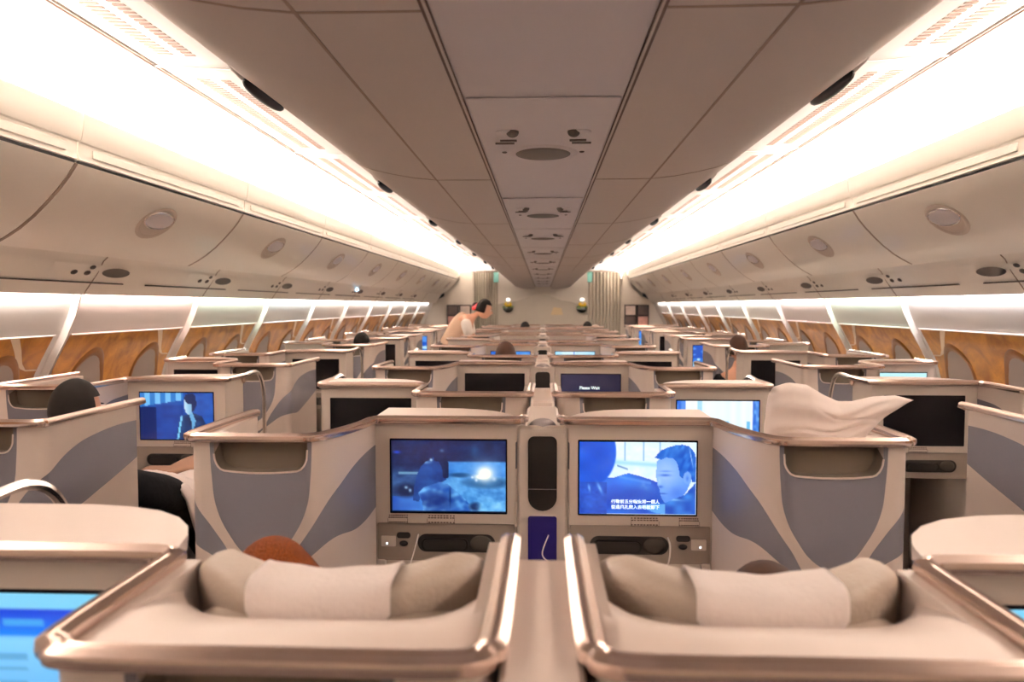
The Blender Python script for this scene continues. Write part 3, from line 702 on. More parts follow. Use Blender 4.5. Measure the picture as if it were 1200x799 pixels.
# ------------------------------------------------------------------ the seat suites
RH = -.372                        # height of the handrails below the camera
RAILP = [(-.017, -.004), (-.015, -.012), (-.008, -.016), (.008, -.016), (.015, -.012), (.017, -.004), (.016, .004), (.006, .010), (.003, .007), (-.003, .007), (-.006, .010), (-.016, .004)]
def resample(path, step):
    o = [path[0]]
    for a, b in zip(path, path[1:]):
        l = math.dist(a, b); n = max(1, math.ceil(l / step))
        for i in range(1, n + 1): o.append(tuple(a[k] + (b[k] - a[k]) * i / n for k in range(len(a))))
    return o
def shell_panel(s, path, uc, hw, root, thick=.028, htop=-.385, pocket=True):
    """wall following a plan path (x,z); path runs so that its outside faces the viewer. uc: arc length of the pocket centre"""
    path = resample(path, .03)
    d = [0]
    for a, b in zip(path, path[1:]): d.append(d[-1] + math.dist(a, b))
    def at_(t):
        for i in range(len(d) - 1):
            if d[i] <= t <= d[i + 1] + 1e-9:
                f = (t - d[i]) / max(1e-9, d[i + 1] - d[i]); return [path[i][k] + (path[i + 1][k] - path[i][k]) * f for k in (0, 1)]
        return list(path[-1])
    ts = list(d)
    if pocket:
        ts = [t for t in ts if abs(t - uc) > hw + .002] + [uc + hw * q for q in (-1.0001, -1, -.985, -.96, -.92, -.86, -.78, -.6, -.4, -.2, 0, .2, .4, .6, .78, .86, .92, .96, .985, 1, 1.0001)]
        ts.sort()
    def vtop(u):
        if not pocket or abs(u) > hw: return htop
        q = abs(u) / hw; base_ = -.476 + .010 * q * q
        if q > .78: base_ += .045 * (1 - math.sqrt(max(0, 1 - ((q - .78) / .22) ** 2)))
        return base_ if q < 1 else -.41
    g = G(s); V = []; UV = []; hs = [-1.53, -1.2, -.95, -.80, -.65, -.52]
    for t in ts:
        p = at_(t); u = t - uc; vt = vtop(u)
        for h in hs + [vt]: V.append(W(p[0], p[1], h)); UV.append((u, h + 1))
    nr = len(hs) + 1; F = []
    for i in range(len(ts) - 1):
        for j in range(nr - 1): F.append([i * nr + j, (i + 1) * nr + j, (i + 1) * nr + j + 1, i * nr + j + 1])
    g.add(V, F)
    # inner face
    V2 = []; n0 = len(V)
    for t in ts:
        p = at_(t); a = at_(max(0, t - .01)); b = at_(min(d[-1], t + .01)); tx, tz = b[0] - a[0], b[1] - a[1]; l = math.hypot(tx, tz) or 1
        q = (p[0] - tz / l * thick, p[1] + tx / l * thick) 
        if pocket and abs(t - uc) < hw + .02: q = (p[0], p[1] + .06)
        for h in (-1.53, htop): V2.append(W(q[0], q[1], h)); UV.append((9, .95))
    F2 = [[i * 2, i * 2 + 1, i * 2 + 3, i * 2 + 2] for i in range(len(ts) - 1)]
    g.add(V2, F2)
    n2 = 2
    # top cap and ends
    caps = []
    for i in range(len(ts) - 1):
        if abs((ts[i] + ts[i + 1]) / 2 - uc) > hw or not pocket: caps.append([i * nr + nr - 1, (i + 1) * nr + nr - 1, n0 + (i + 1) * 2 + 1, n0 + i * 2 + 1])
    caps.append([0, nr - 1, n0 + 1, n0]); k = len(ts) - 1; caps.append([k * nr, n0 + k * 2, n0 + k * 2 + 1, k * nr + nr - 1])
    for f in caps: g.f.append(f if s > 0 else f[::-1]); g.mi.append(0)
    o = link('shell_panel', g.v, g.f, M['shell'], root, uvf=UV)
    if pocket:
        g = G(s); c = [(t, vtop(t - uc)) for t in ts if abs(t - uc) <= hw]
        m_ = len(c); V = []
        for t, h in c:
            p = at_(t); V.append(W(p[0], p[1] + .0005, h))
        for t, h in c:
            p = at_(t); V.append(W(p[0], p[1] + .055, h))
        for t, h in c:
            p = at_(t); V.append(W(p[0], p[1] + .055, -.388))
        F = [[i, i + 1, m_ + i + 1, m_ + i] for i in range(m_ - 1)] + [[m_ + i, m_ + i + 1, 2 * m_ + i + 1, 2 * m_ + i] for i in range(m_ - 1)]
        F += [[0, m_, 2 * m_], [m_ - 1, 3 * m_ - 1, 2 * m_ - 1]]
        g.add(V, F); g.out('literature_pocket', M['liner'], root)
        g = G(s); g.tube([(at_(t)[0], at_(t)[1] - .001, h - .001) for t, h in c], .0028, 6); g.out('lip_highlight', M['top'], o)  # beige tube along the grey lip stands in for its edge highlight
    return o
def housing(s, x0, x1, root, flip_sock, depth=.26, side_dir=1, off_screen=True):
    """monitor housing; front face at z=0"""
    g = G(s)
    cin = [(0, .0), (.012, .05), (.035, .10), (.075, .15), (.13, .19), (.20, .215), (.27, .225)]
    if side_dir > 0: hplan = [(x0, 0), (x1, 0), (x1, .225)] + [(x0 + a, b) for a, b in cin[::-1][:-1]]
    else: hplan = [(x0, 0), (x1, 0)] + [(x1 - a, b) for a, b in cin[1:]] + [(x0, .225)]
    tplan = [(x0 - .004, -.012), (x1 + .004, -.012)] + ([(x1 + .004, .232)] + [(x0 - .004 + a, b + .006) for a, b in cin[::-1]] if side_dir > 0 else [(x1 + .004 - a, b + .006) for a, b in cin] + [(x0 - .004, .232)])
    g.slab(hplan, -.715, -.388)
    # lower cabinet with footwell opening
    g.box(x0, x0 + .03, .0, depth + .34, -1.53, -.84, .004); g.box(x1 - .03, x1, .0, depth + .34, -1.53, -.84, .004)
    g.box(x0 + .03, x1 - .03, depth + .30, depth + .34, -1.53, -.84, .004)
    cab = x1 - .17 if flip_sock > 0 else x0 + .03
    g.box(cab, cab + .14, .012, depth, -1.53, -.84, .004)
    g.box(x0, x1, depth - .0, depth + .34, -.845, -.80, .006)
    hb = g.out('monitor_housing', M['bezel'], root)
    # curved top
    g = G(s)
    g.slab(tplan, -.388, -.366); g.out('housing_top', M['top'], root)
    # lower control bay
    g = G(s); g.plate(rrect(x0 + .003, x1 - .003, -.842, -.717, .006), .006, .04); bay = g.out('control_bay', M['taupe'], root)
    cx = (x0 + x1) / 2 - .035 * flip_sock
    g = G(s); g.plate(rrect(cx - .128, cx + .128, -.812, -.752, .029, 8), .0045, .012); g.out('handset_recess', M['dark'], bay)
    g = G(s); g.plate(rrect(cx - .100 * 1.15 + (0 if s > 0 else .075), cx + .04 + (0 if s > 0 else .075), -.803, -.765, .016, 6), -.006, .006); hs_ = g.out('remote_handset', M['slot'], bay)
    g = G(s); g.plate(rrect(cx - .108 + (0 if s > 0 else .075), cx + .033 + (0 if s > 0 else .075), -.801, -.768, .014, 6), -.0075, -.0055); g.out('handset_face', M['dark'], hs_)
    g = G(s); g.blob((cx + (.082 if s > 0 else -.082) , .003, -.782), (.036, .008, .027)); g.out('dial', M['dial'], bay)
    sx = cx + flip_sock * .175
    g = G(s); g.plate(rrect(sx - .023, sx + .023, -.768, -.748, .009, 5), .0045, .012); g.blob((sx, .005, -.785), (.014, .004, .009)); g.out('socket', M['dark'], bay)
    px = cx + flip_sock * .225
    g = G(s); g.plate(rrect(px - .024, px + .024, -.795, -.760, .003, 3), .002, .008); g.out('power_plate', M['bezel'], bay)
    g = G(s); g.blob((px + .005, .0015, -.785), (.0035, .002, .0035), nu=8, nv=6); g.out('power_light', M['led'], bay)
    return hb
def placards(s, x0, x1, hb, flip):
    for (a, b) in (((x0 + .20, x0 + .29), (x0 + .355, x0 + .42)) if flip > 0 else ((x0 + .04, x0 + .11), (x0 + .18, x0 + .27))):
        g = G(s)
        for j, h in enumerate((-.690, -.697, -.712)):
            n = 9
            for i in range(n):
                xa = a + (b - a) * i / n; g.box(xa, xa + (b - a) / n * (.5 + .35 * hsh(i, j)), -.0012, .0005, h - .0018, h + .0018, .0002)
        g.box(a, a + .0012, -.0012, .0005, -.716, -.700, .0002); g.box(b, b + .0012, -.0012, .0005, -.716, -.700, .0002)
        g.box(a, a + .012, -.0012, .0005, -.7165, -.7155, .0002); g.box(b - .012, b, -.0012, .0005, -.7165, -.7155, .0002)
        g.out('placard', M['ink'], hb)
def screen(s, xc, root, fn=None):
    g = G(s)
    g.plate(rrect(xc - .193, xc + .193, -.6825, -.4345, .003, 2), -.0015, .01); o = g.out('screen', M['screen_off'], root)
    if fn: add_picture(s, xc, o, fn)
    return o
def add_picture(s, xc, scr, fn, nx=None):
    big = fn.__name__ in ('pic_camp', 'pic_face')
    me = picmesh(fn, 150 if big else 70, 94 if big else 44)
    p = bpy.data.objects.new('picture', me); col.objects.link(p); p.parent = scr; p.location = W(s * xc, -.0025, -.5585)
    return p
def seat(s, xc, z0, root, wd=.44, low=.03):
    """seat whose back stands just ahead of the shell back at z0"""
    hwd = wd / 2
    g = G(s); g.box(xc - hwd + .02, xc + hwd - .02, z0 + .14, z0 + .66, -1.53, -1.25, .02); g.out('seat_base', M['taupe'], root)
    g = G(s); g.blob((xc, z0 + .42, -1.13), (hwd, .28, .10), (.35, .35)); g.out('seat_cushion', M['leather'], root)
    tilt = .22
    g = G(s); g.blob((xc, z0 + .285, -.80 + low), (hwd, .075, .345), (.28, .4), nv=20, fn=lambda x, y, z: (x, y - tilt * z, z)); g.out('backrest', M['leather'], root)
    def hf(x, y, z):
        q = x / .23; return (x, y + .10 * q * q - .25 * z, z + (.022 * min(1, abs(q) * 1.35) ** 2.5 - .016) * (1 if z > 0 else .4))
    g = G(s); g.blob((xc, z0 + .250, -.485 + low), (.225, .062, .085), (.5, .5), nu=40, nv=16, fn=hf); hd = g.out('headrest', M['leather'], root)
    # fabric cover over the headrest
    def cf(u, v):
        a = R(5 + 135 * v); q0 = u * 2 - 1
        wd_ = .100 if a > .28 else .100 * (1 - .42 * ((.28 - a) / .25) ** 2)
        x = q0 * wd_; k = 1.075 * max(0, 1 - (x / .225) ** 4) ** .25
        y = -math.copysign(abs(math.cos(a)) ** .5, math.cos(a)) * .062 * k; z = math.copysign(abs(math.sin(a)) ** .5, math.sin(a)) * .085 * k
        p = hf(x, y, z); wob = .0015 * math.sin(x * 70 + v * 5)
        return (xc + p[0], z0 + .250 + p[1] - .004, -.485 + low + p[2] + .002 + wob)
    g = G(s); g.grid(cf, 22, 28); c = g.out('headrest_cover', M['cloth'], root); c['label'] = 'white cloth headrest cover'
    md = c.modifiers.new('solid', 'SOLIDIFY'); md.thickness = .003
    for q in (-1, 1):
        g = G(s); g.box(xc + q * (hwd + .012) - .022, xc + q * (hwd + .012) + .022, z0 + .22, z0 + .66, -1.02, -.965, .015); g.out('armrest', M['taupe'], root)
def ledge(s, x0, x1, z0, root, zr=.195):
    """moulded ledge inside the shell back"""
    def lf(u, v):
        x = x0 + (x1 - x0) * u; q = abs(u * 2 - 1)
        return (x, z0 + (zr + .10 * q ** 6) * v, -.383 - .045 * max(0, (v - .42) / .58) ** 1.5 * (.80 - .2 * q ** 4))
    g = G(s); g.grid(lf, 24, 8)
    g.grid(lambda u, v: (lf(u, 1)[0], lf(u, 1)[1] + .004 * math.sin(v * 3.14), lf(u, 1)[2] - .10 * v), 24, 3)
    g.out('ledge', M['top'], root)

# plan of each kind (x outboard, z forward of the screen face)
def make_suite(kind, s):
    side = 'left' if s < 0 else 'right'
    root = empty('seat_suite', '', 'seat suite', group={'A': 'centre seat suites, %s column', 'B': 'centre seat suites, %s column', 'P': 'window seat suites along the %s wall', 'Q': 'window seat suites along the %s wall'}[kind] % side)
    if kind == 'A':
        hb = housing(s, .088, .548, root, 1); xs = .308; placards(s, .088, .548, hb, 1 if s < 0 else 1)
        path = catmull([(.548, .0), (.566, -.10), (.602, -.23), (.65, -.315), (.70, -.333)], 5)[:-1] + [(.70, -.333), (.965, -.333)] + arcc(.965, -.283, .05, -90, 0)[1:] + [(1.015, .12)]
        path2 = resample(path, .02); L1 = 0
        uc = 0
        for a, b in zip(path2, path2[1:]):
            if b[0] > .802: break
            uc += math.dist(a, b)
        shell_panel(s, path, uc + .008, .134, root)
        rp = [(.062, .10, RH - .004), (.062, .06, RH), (.064, .03, RH + .002), (.078, .0, RH + .004), (.10, -.012, RH + .004), (.30, -.014, RH + .004), (.50, -.012, RH + .004), (.552, -.03, RH + .003), (.572, -.11, RH), (.606, -.235, RH), (.652, -.320, RH), (.72, -.338, RH), (.96, -.338, RH), (1.004, -.322, RH), (1.020, -.28, RH), (1.018, 0, RH), (1.008, .14, RH), (1.004, .16, RH - .004)]
        ledge(s, .62, .99, -.325, root); seat(s, .80, -.31, root)
        g = G(s); g.box(.55, .60, .0, .75, -1.53, -.96, .01); g.out('side_console', M['cream'], root)
    elif kind == 'B':
        hb = housing(s, .558, 1.045, root, -1, side_dir=1); xs = .81; placards(s, .558, 1.045, hb, -1)
        path = arcc(.56, -.0, .0, 0, 0)[:1] + []
        path = [(.058, .10)] + [(.058, -.285)] + arcc(.098, -.285, .04, 180, 270)[1:] + [(.495, -.325)] + arcc(.495, -.275, .05, -90, 0)[1:] + [(.545, .0)]
        L1 = .385 + math.pi / 2 * .04 + (.303 - .098)
        shell_panel(s, path, L1, .132, root)
        rp = [(.050, .10, RH - .006), (.050, .04, RH), (.052, -.26, RH), (.060, -.305, RH), (.095, -.330, RH), (.30, -.331, RH), (.49, -.330, RH), (.533, -.312, RH), (.549, -.27, RH), (.549, -.04, RH), (.556, -.018, RH + .002), (.60, -.014, RH + .004), (.80, -.014, RH + .004), (1.02, -.014, RH + .004), (1.046, .0, RH + .004), (1.052, .04, RH + .004), (1.052, .22, RH + .004)]
        bar = [(1.052, .22, RH + .002), (1.050, .36, RH + .008), (1.046, .44, RH - .03), (1.043, .49, RH - .12), (1.042, .50, RH - .22), (1.042, .50, RH - .38)]
        ledge(s, .075, .53, -.322, root); seat(s, .305, -.30, root)
        g = G(s); g.box(1.03, 1.05, .0, .52, -1.53, -.75, .004); g.out('aisle_side_panel', M['cream'], root)
    elif kind == 'Q':
        hb = housing(s, 2.085, 2.555, root, 1); xs = 2.32
        path = [(1.592, .19), (1.592, -.31)] + arcc(1.632, -.31, .04, 180, 270)[1:] + [(2.02, -.35)] + arcc(2.02, -.30, .05, -90, 0)[1:] + [(2.07, .0)]
        L1 = .50 + math.pi / 2 * .04 + (1.825 - 1.632)
        shell_panel(s, path, L1, .134, root)
        rp = [(1.590, .20, RH - .004), (1.588, .19, RH), (1.588, -.30, RH), (1.596, -.335, RH), (1.63, -.356, RH), (1.82, -.356, RH), (2.02, -.356, RH), (2.06, -.34, RH), (2.076, -.30, RH), (2.076, -.03, RH), (2.085, -.016, RH), (2.12, -.014, RH + .004), (2.52, -.014, RH + .004), (2.55, .0, RH + .004), (2.56, .04, RH + .004), (2.56, .25, RH + .004)]
        ledge(s, 1.61, 2.05, -.345, root); seat(s, 1.83, -.33, root)
    else:
        hb = housing(s, 1.60, 2.10, root, -1, side_dir=-1); xs = 1.85; placards(s, 1.60, 2.10, hb, -1)
        path = [(2.10, .0), (2.112, -.10), (2.112, -.31)] + arcc(2.152, -.31, .04, 180, 270)[1:] + [(2.50, -.35)] + arcc(2.50, -.30, .05, -90, 0)[1:] + [(2.55, .30)]
        L1 = .10 + .21 + math.pi / 2 * .04 + (2.33 - 2.152)
        shell_panel(s, path, L1, .134, root)
        bar = [(1.592, .50, RH - .38), (1.592, .50, RH - .22), (1.590, .49, RH - .12), (1.588, .44, RH - .03), (1.586, .36, RH + .006), (1.585, .21, RH + .002)]
        rp = [(1.585, .21, RH + .004), (1.586, .04, RH + .004), (1.592, .0, RH + .004), (1.62, -.014, RH + .004), (2.06, -.014, RH + .004), (2.10, -.03, RH + .002), (2.112, -.08, RH), (2.108, -.30, RH), (2.12, -.338, RH), (2.155, -.356, RH), (2.33, -.356, RH), (2.50, -.356, RH), (2.54, -.34, RH), (2.556, -.30, RH), (2.556, .30, RH)]
        ledge(s, 2.13, 2.53, -.345, root); seat(s, 2.33, -.33, root)
        g = G(s); g.box(1.592, 1.615, .0, .52, -1.53, -.80, .004); g.out('aisle_side_panel', M['cream'], root)
        g = G(s); g.blob((1.588, .205, RH - .014), (.012, .018, .028)); g.out('rail_bracket', M['rail'], root)
    if kind in 'BP':
        g = G(s); g.tube(catmull(bar, 6), .0115, 8); g.out('grab_bar', M['chrome'], root)
    g = G(s); g.sweep(catmull(rp, 5), RAILP); g.out('handrail', M['rail'], root)
    scr = screen(s, xs, root)
    return root, xs
T = {}
def suite(kind, s, Z, label, fn=None, skip=()):
    key = (kind, s)
    if key not in T:
        T[key] = make_suite(kind, s); root = T[key][0]; fresh = True
        # a clean source for later copies is the tree without picture
    else:
        root = copy_tree(T[key][0], None, skip=('picture',) + tuple(skip))
    root.location = (0, Z, 0); root['label'] = label
    if fn:
        scr = [c for c in root.children if c.name.split('.')[0] == 'screen'][0]
        add_picture(s, T[key][1], scr, fn)
    return root
SMALL = ('placard', 'remote_handset', 'handset_recess', 'dial', 'socket', 'power_plate', 'power_light', 'control_bay', 'headrest_cover', 'armrest', 'seat_base', 'seat_cushion', 'lip_highlight', 'side_console', 'rail_bracket')
cz = {}
suites = {}
pics = {(-1, 0): pic_menu, (1, 0): pic_menu, (-1, 1): pic_camp, (1, 1): pic_face, (1, 2): pic_hall, (1, 3): pic_please, (-1, 5): pic_blue, (1, 5): pic_curtain, (1, 7): pic_violet, (-1, 7): pic_mint, (1, 9): None}
desc = {pic_menu: 'bright blue menu screen', pic_camp: 'night campfire film on screen', pic_face: 'subtitled blue film on screen', pic_hall: 'pale blue film scene on screen', pic_please: 'dark navy screen with white words',
        pic_blue: 'blue film on screen', pic_curtain: 'pale blue film on screen', pic_violet: 'violet screen', pic_mint: 'mint white screen', pic_man: 'blue film of man on screen', pic_menu2: 'cyan menu screen', pic_blue2: 'mottled blue screen', None: 'screen switched off'}
for r in range(12):
    kind = 'B' if r % 2 == 0 else 'A'
    j = r // 2
    Z = (1.085 if j == 0 else 3.44 + 2.345 * (j - 1)) if kind == 'B' else 2.39 + 2.345 * j
    cz[r] = Z
    for s in (-1, 1):
        fn = pics.get((s, r))
        suites[s, r] = suite(kind, s, Z, 'centre suite %s of the consoles, %s row ahead, %s' % ('left' if s < 0 else 'right', ORD[r], desc[fn]), fn, SMALL if r > 6 else ())
sp_ = {(-1, 'P', 0): pic_man, (1, 'Q', 1): pic_menu2, (-1, 'P', 3): pic_blue2, (-1, 'P', 4): pic_blue2, (1, 'P', 2): pic_blue2, (1, 'P', 4): pic_blue, (-1, 'Q', 2): pic_mint, (1, 'Q', 2): pic_menu2}
for s in (-1, 1):
    for j in range(6):
        Z = 2.63 + 2.30 * j; fn = sp_.get((s, 'Q', j))
        suites[s, 'Q', j] = suite('Q', s, Z, '%s window suite with seat back by aisle, %s such ahead, %s' % ('left' if s < 0 else 'right', ORD[j], desc[fn]), fn, SMALL if j > 2 else ())
    for j in range(5):
        Z = 3.65 + 2.30 * j; fn = sp_.get((s, 'P', j))
        suites[s, 'P', j] = suite('P', s, Z, '%s window suite with monitor by aisle, %s such ahead, %s' % ('left' if s < 0 else 'right', ORD[j], desc[fn]), fn, SMALL if j > 2 else ())

for key, root in suites.items():
    if key in ((-1, 0), (1, 0)): continue
    for ch in root.children:
        if ch.name.split('.')[0] in ('headrest', 'headrest_cover', 'backrest'): ch.location.z -= .08

# centre consoles between the pairs
baseA = empty('centre_console', '', 'console', group='narrow consoles between the centre suites')
g = G(); g.box(-.083, .083, .004, .03, -1.53, -.392, .01); cb = g.out('console_body', M['bezel'], baseA)
g = G(); g.box(-.060, .060, .03, .55, -1.53, -.40, .01); g.out('console_back', M['cream'], baseA)
g = G()
n_ = [(-.047, -.425), (.047, -.425)] + [(.047 * math.cos(R(a)), -.62 + -.047 * math.sin(R(a)) * .9) for a in range(0, 181, 15)]
g.plate(rrect(-.047, .047, -.665, -.425, .02, 5)[:12] + [(.047 * math.cos(R(a)), -.625 - .045 * math.sin(R(a))) for a in range(180, -1, -15)], -.0015, .01); g.out('upper_slot', M['slot'], baseA)
g = G(); g.tube([(-.046, -.004, -.598), (.046, -.004, -.598)], .002, 6); g.out('slot_wire', M['chrome'], baseA)
g = G(); g.plate(rrect(-.047, .047, -.86, -.688, .008, 4), -.0015, .01); g.out('lower_tray', M['blueslot'], baseA)
g = G(); g.tube([(-.046, -.004, -.845), (.046, -.004, -.845)], .002, 6); g.out('tray_wire', M['chrome'], baseA)
g = G(); g.blob((0, .055, -.398), (.044, .045, .024)); g.out('console_dome', M['grey'], baseA)
A_ = [r for r in range(12) if r % 2]
dup_things(baseA, len(A_), lambda i: (0, cz[A_[i]], 0), lambda i: 'centre console with tall dark slot between a suite pair, %s such console ahead' % ORD[i])
baseB = empty('centre_divider', '', 'divider', group='low dividers between the centre seat backs')
g = G(); g.box(-.046, .046, -.46, .03, -1.53, -.386, .008); g.out('divider_body', M['top'], baseB)
B_ = [r for r in range(12) if r % 2 == 0]
dup_things(baseB, len(B_), lambda i: (0, cz[B_[i]] - .0, 0), lambda i: 'low cream divider between two centre seat backs, %s divider ahead' % ORD[i])

# subtitles and the words on one screen
def words(txt, x, z, h, size, m_, scr, name='caption'):
    cu = bpy.data.curves.new(name, 'FONT'); cu.body = txt; cu.size = size; cu.align_x = 'LEFT'; cu.extrude = .0002; cu.offset = size * .012
    cu.materials.append(m_)
    o = bpy.data.objects.new(name, cu); col.objects.link(o); o.rotation_euler = (R(90), 0, 0); bpy.context.view_layer.update()
    me = bpy.data.meshes.new_from_object(o.evaluated_get(bpy.context.evaluated_depsgraph_get())); bpy.data.objects.remove(o)
    o = bpy.data.objects.new(name, me); col.objects.link(o); o.rotation_euler = (R(90), 0, 0); o.parent = scr; o.location = W(x, z, h); return o
scr = [c for c in suites[1, 1].children if c.name.startswith('screen')][0]
words('行動前五分鐘安排一個人', .308 - .188 + .103, -.004, -.640, .0142, M['text'], scr, 'subtitle')
words('從通風孔爬入去把板卸下', .308 - .188 + .103, -.004, -.658, .0142, M['text'], scr, 'subtitle')
scr = [c for c in suites[1, 3].children if c.name.startswith('screen')][0]
words('Please Wait', .235, -.004, -.535, .027, M['text'], scr)

# window-side storage lockers
for s, side in ((-1, 'left'), (1, 'right')):
    base = empty('window_side_locker', '', 'locker', group='storage lockers along the %s windows' % side)
    g = G(s); g.box(2.60, 2.96, 0.0, 1.13, -1.53, -.80, .02); g.out('locker_body', M['cream'], base)
    g = G(s); g.box(2.62, 2.93, .02, 1.11, -.802, -.785, .006); g.out('locker_lid', M['top'], base)
    dup_things(base, 10, lambda i: (0, 2.3 + 1.15 * i, 0), lambda i, side=side: 'low cream storage locker below the %s windows, %s from the camera' % (side, ORD[i]))

# ------------------------------------------------------------------ pillow on the nearest right shell
p = empty('pillow', 'crumpled pinkish white pillow propped on the nearest right seat back', 'pillow', (0, 2.22, 0))
def pf(u, v, side):
    a, b = u * 2 - 1, v * 2 - 1
    # outline between bottom and top edges
    xb = .655 + .29 * u; hb_ = -.43
    top = [(.0, .665, -.262), (.08, .685, -.238), (.18, .725, -.226), (.32, .775, -.232), (.45, .825, -.262), (.55, .865, -.280), (.66, .915, -.280), (.8, .98, -.266), (.9, 1.03, -.262), (1.0, 1.085, -.276)]
    for q0, q1 in zip(top, top[1:]):
        if q0[0] <= u <= q1[0] + 1e-9:
            f = (u - q0[0]) / (q1[0] - q0[0]); xt = q0[1] + (q1[1] - q0[1]) * f; ht = q0[2] + (q1[2] - q0[2]) * f; break
    bul = 1 - .30 * math.sin(v * math.pi) * (u ** 4)
    x = xb + (xt - xb) * v ** (1 + 1.2 * u); h = hb_ + (ht - hb_) * v
    puff = (max(0, 1 - a ** 4) ** .5) * (max(0, 1 - b ** 4) ** .5)
    wr = .010 * math.sin(7 * u + 9 * v + 2 * math.sin(5 * v)) + .006 * math.sin(19 * v - 6 * u + 3 * math.sin(4 * u)) - .014 * math.exp(-((v - .42 - .22 * (u - .5)) / .035) ** 2) * math.sin(math.pi * u) - .010 * math.exp(-((v - .68 + .25 * (u - .6)) / .03) ** 2) * (u > .35) * math.sin(math.pi * (u - .35) / .65) - .009 * math.exp(-((v - .22 + .1 * u) / .03) ** 2) * max(0, math.sin(math.pi * u * 1.4))
    return (x, side * (.062 + wr) * puff - .02 * v, h)
g = G(); g.grid(lambda u, v: pf(u, v, -1), 70, 60); g.grid(lambda u, v: pf(u, v, 1), 70, 60, flip=True)
g.out('pillow_cover', M['pillow'], p)

# ------------------------------------------------------------------ charging cables
def cable(pts, label, r=.0022):
    g = G(); g.tube(catmull(pts, 6), r, 6); tag(g.out('charging_cable', M['cable']), label, 'cable', 'white charging cables')
cable([(-.405, 2.375, -.748), (-.408, 2.36, -.765), (-.415, 2.33, -.80), (-.425, 2.31, -.84), (-.43, 2.30, -.90), (-.42, 2.28, -1.0)], 'thin white cable hanging from the socket below the campfire film screen')
cable([(.405, 2.375, -.748), (.408, 2.35, -.765), (.405, 2.34, -.80), (.395, 2.34, -.83), (.36, 2.34, -.835), (.30, 2.34, -.838), (.29, 2.33, -.86), (.27, 2.31, -.885), (.22, 2.31, -.872), (.18, 2.31, -.865), (.13, 2.31, -.90), (.09, 2.3, -.93)], 'white cable looping from the socket under the subtitled film screen', .0026)
cable([(0.02, 2.36, -.74), (.0, 2.35, -.80), (.03, 2.34, -.825), (.07, 2.33, -.83), (.085, 2.33, -.86), (.095, 2.33, -.83), (.11, 2.33, -.84)], 'short white cable curling out of the blue tray in the console')

# ------------------------------------------------------------------ people
def skinned(name, chain, m_, parent, sub=2, root=0):
    """chain: list of nodes (pos(x,z,h), radius, parent index)"""
    me = bpy.data.meshes.new(name)
    me.from_pydata([W(*c[0]) for c in chain], [(c[2], i) for i, c in enumerate(chain) if c[2] is not None], [])
    o = bpy.data.objects.new(name, me); col.objects.link(o); o.parent = parent
    me.materials.append(m_)
    md = o.modifiers.new('skin', 'SKIN')
    if not me.skin_vertices: me.skin_vertices.new()
    for i, c in enumerate(chain):
        r = c[1] if isinstance(c[1], tuple) else (c[1], c[1])
        me.skin_vertices[0].data[i].radius = r; me.skin_vertices[0].data[i].use_root = (i == root)
    md.use_smooth_shade = True
    sb = o.modifiers.new('sub', 'SUBSURF'); sb.levels = sub; sb.render_levels = sub
    return o
def hand(pos, d, side_v, m_, parent, sc=1):
    """five separate fingers; d: direction of the fingers, side_v: across the palm"""
    p = Vector(pos); d = Vector(d).normalized(); sv = Vector(side_v).normalized(); dn = d.cross(sv).normalized()
    ch = [(tuple(p), .026 * sc, None), (tuple(p + d * .05 * sc), (.034 * sc, .018 * sc), 0)]
    for i, (off, l) in enumerate(((-.028, .062), (-.010, .074), (.010, .070), (.027, .055))):
        b = p + d * .085 * sc + sv * off * sc; k = len(ch)
        ch.append((tuple(b), .010 * sc, 1)); ch.append((tuple(b + d * l * .5 * sc + dn * .008 * sc), .0088 * sc, k)); ch.append((tuple(b + d * l * .85 * sc + dn * .024 * sc), .0078 * sc, k + 1))
    b = p + d * .03 * sc - sv * .036 * sc; k = len(ch); ch.append((tuple(b), .012 * sc, 1)); ch.append((tuple(b + d * .03 * sc - sv * .02 * sc), .010 * sc, k)); ch.append((tuple(b + d * .055 * sc - sv * .022 * sc + dn * .008), .0085 * sc, k + 1))
    return skinned('hand', ch, m_, parent, 1)
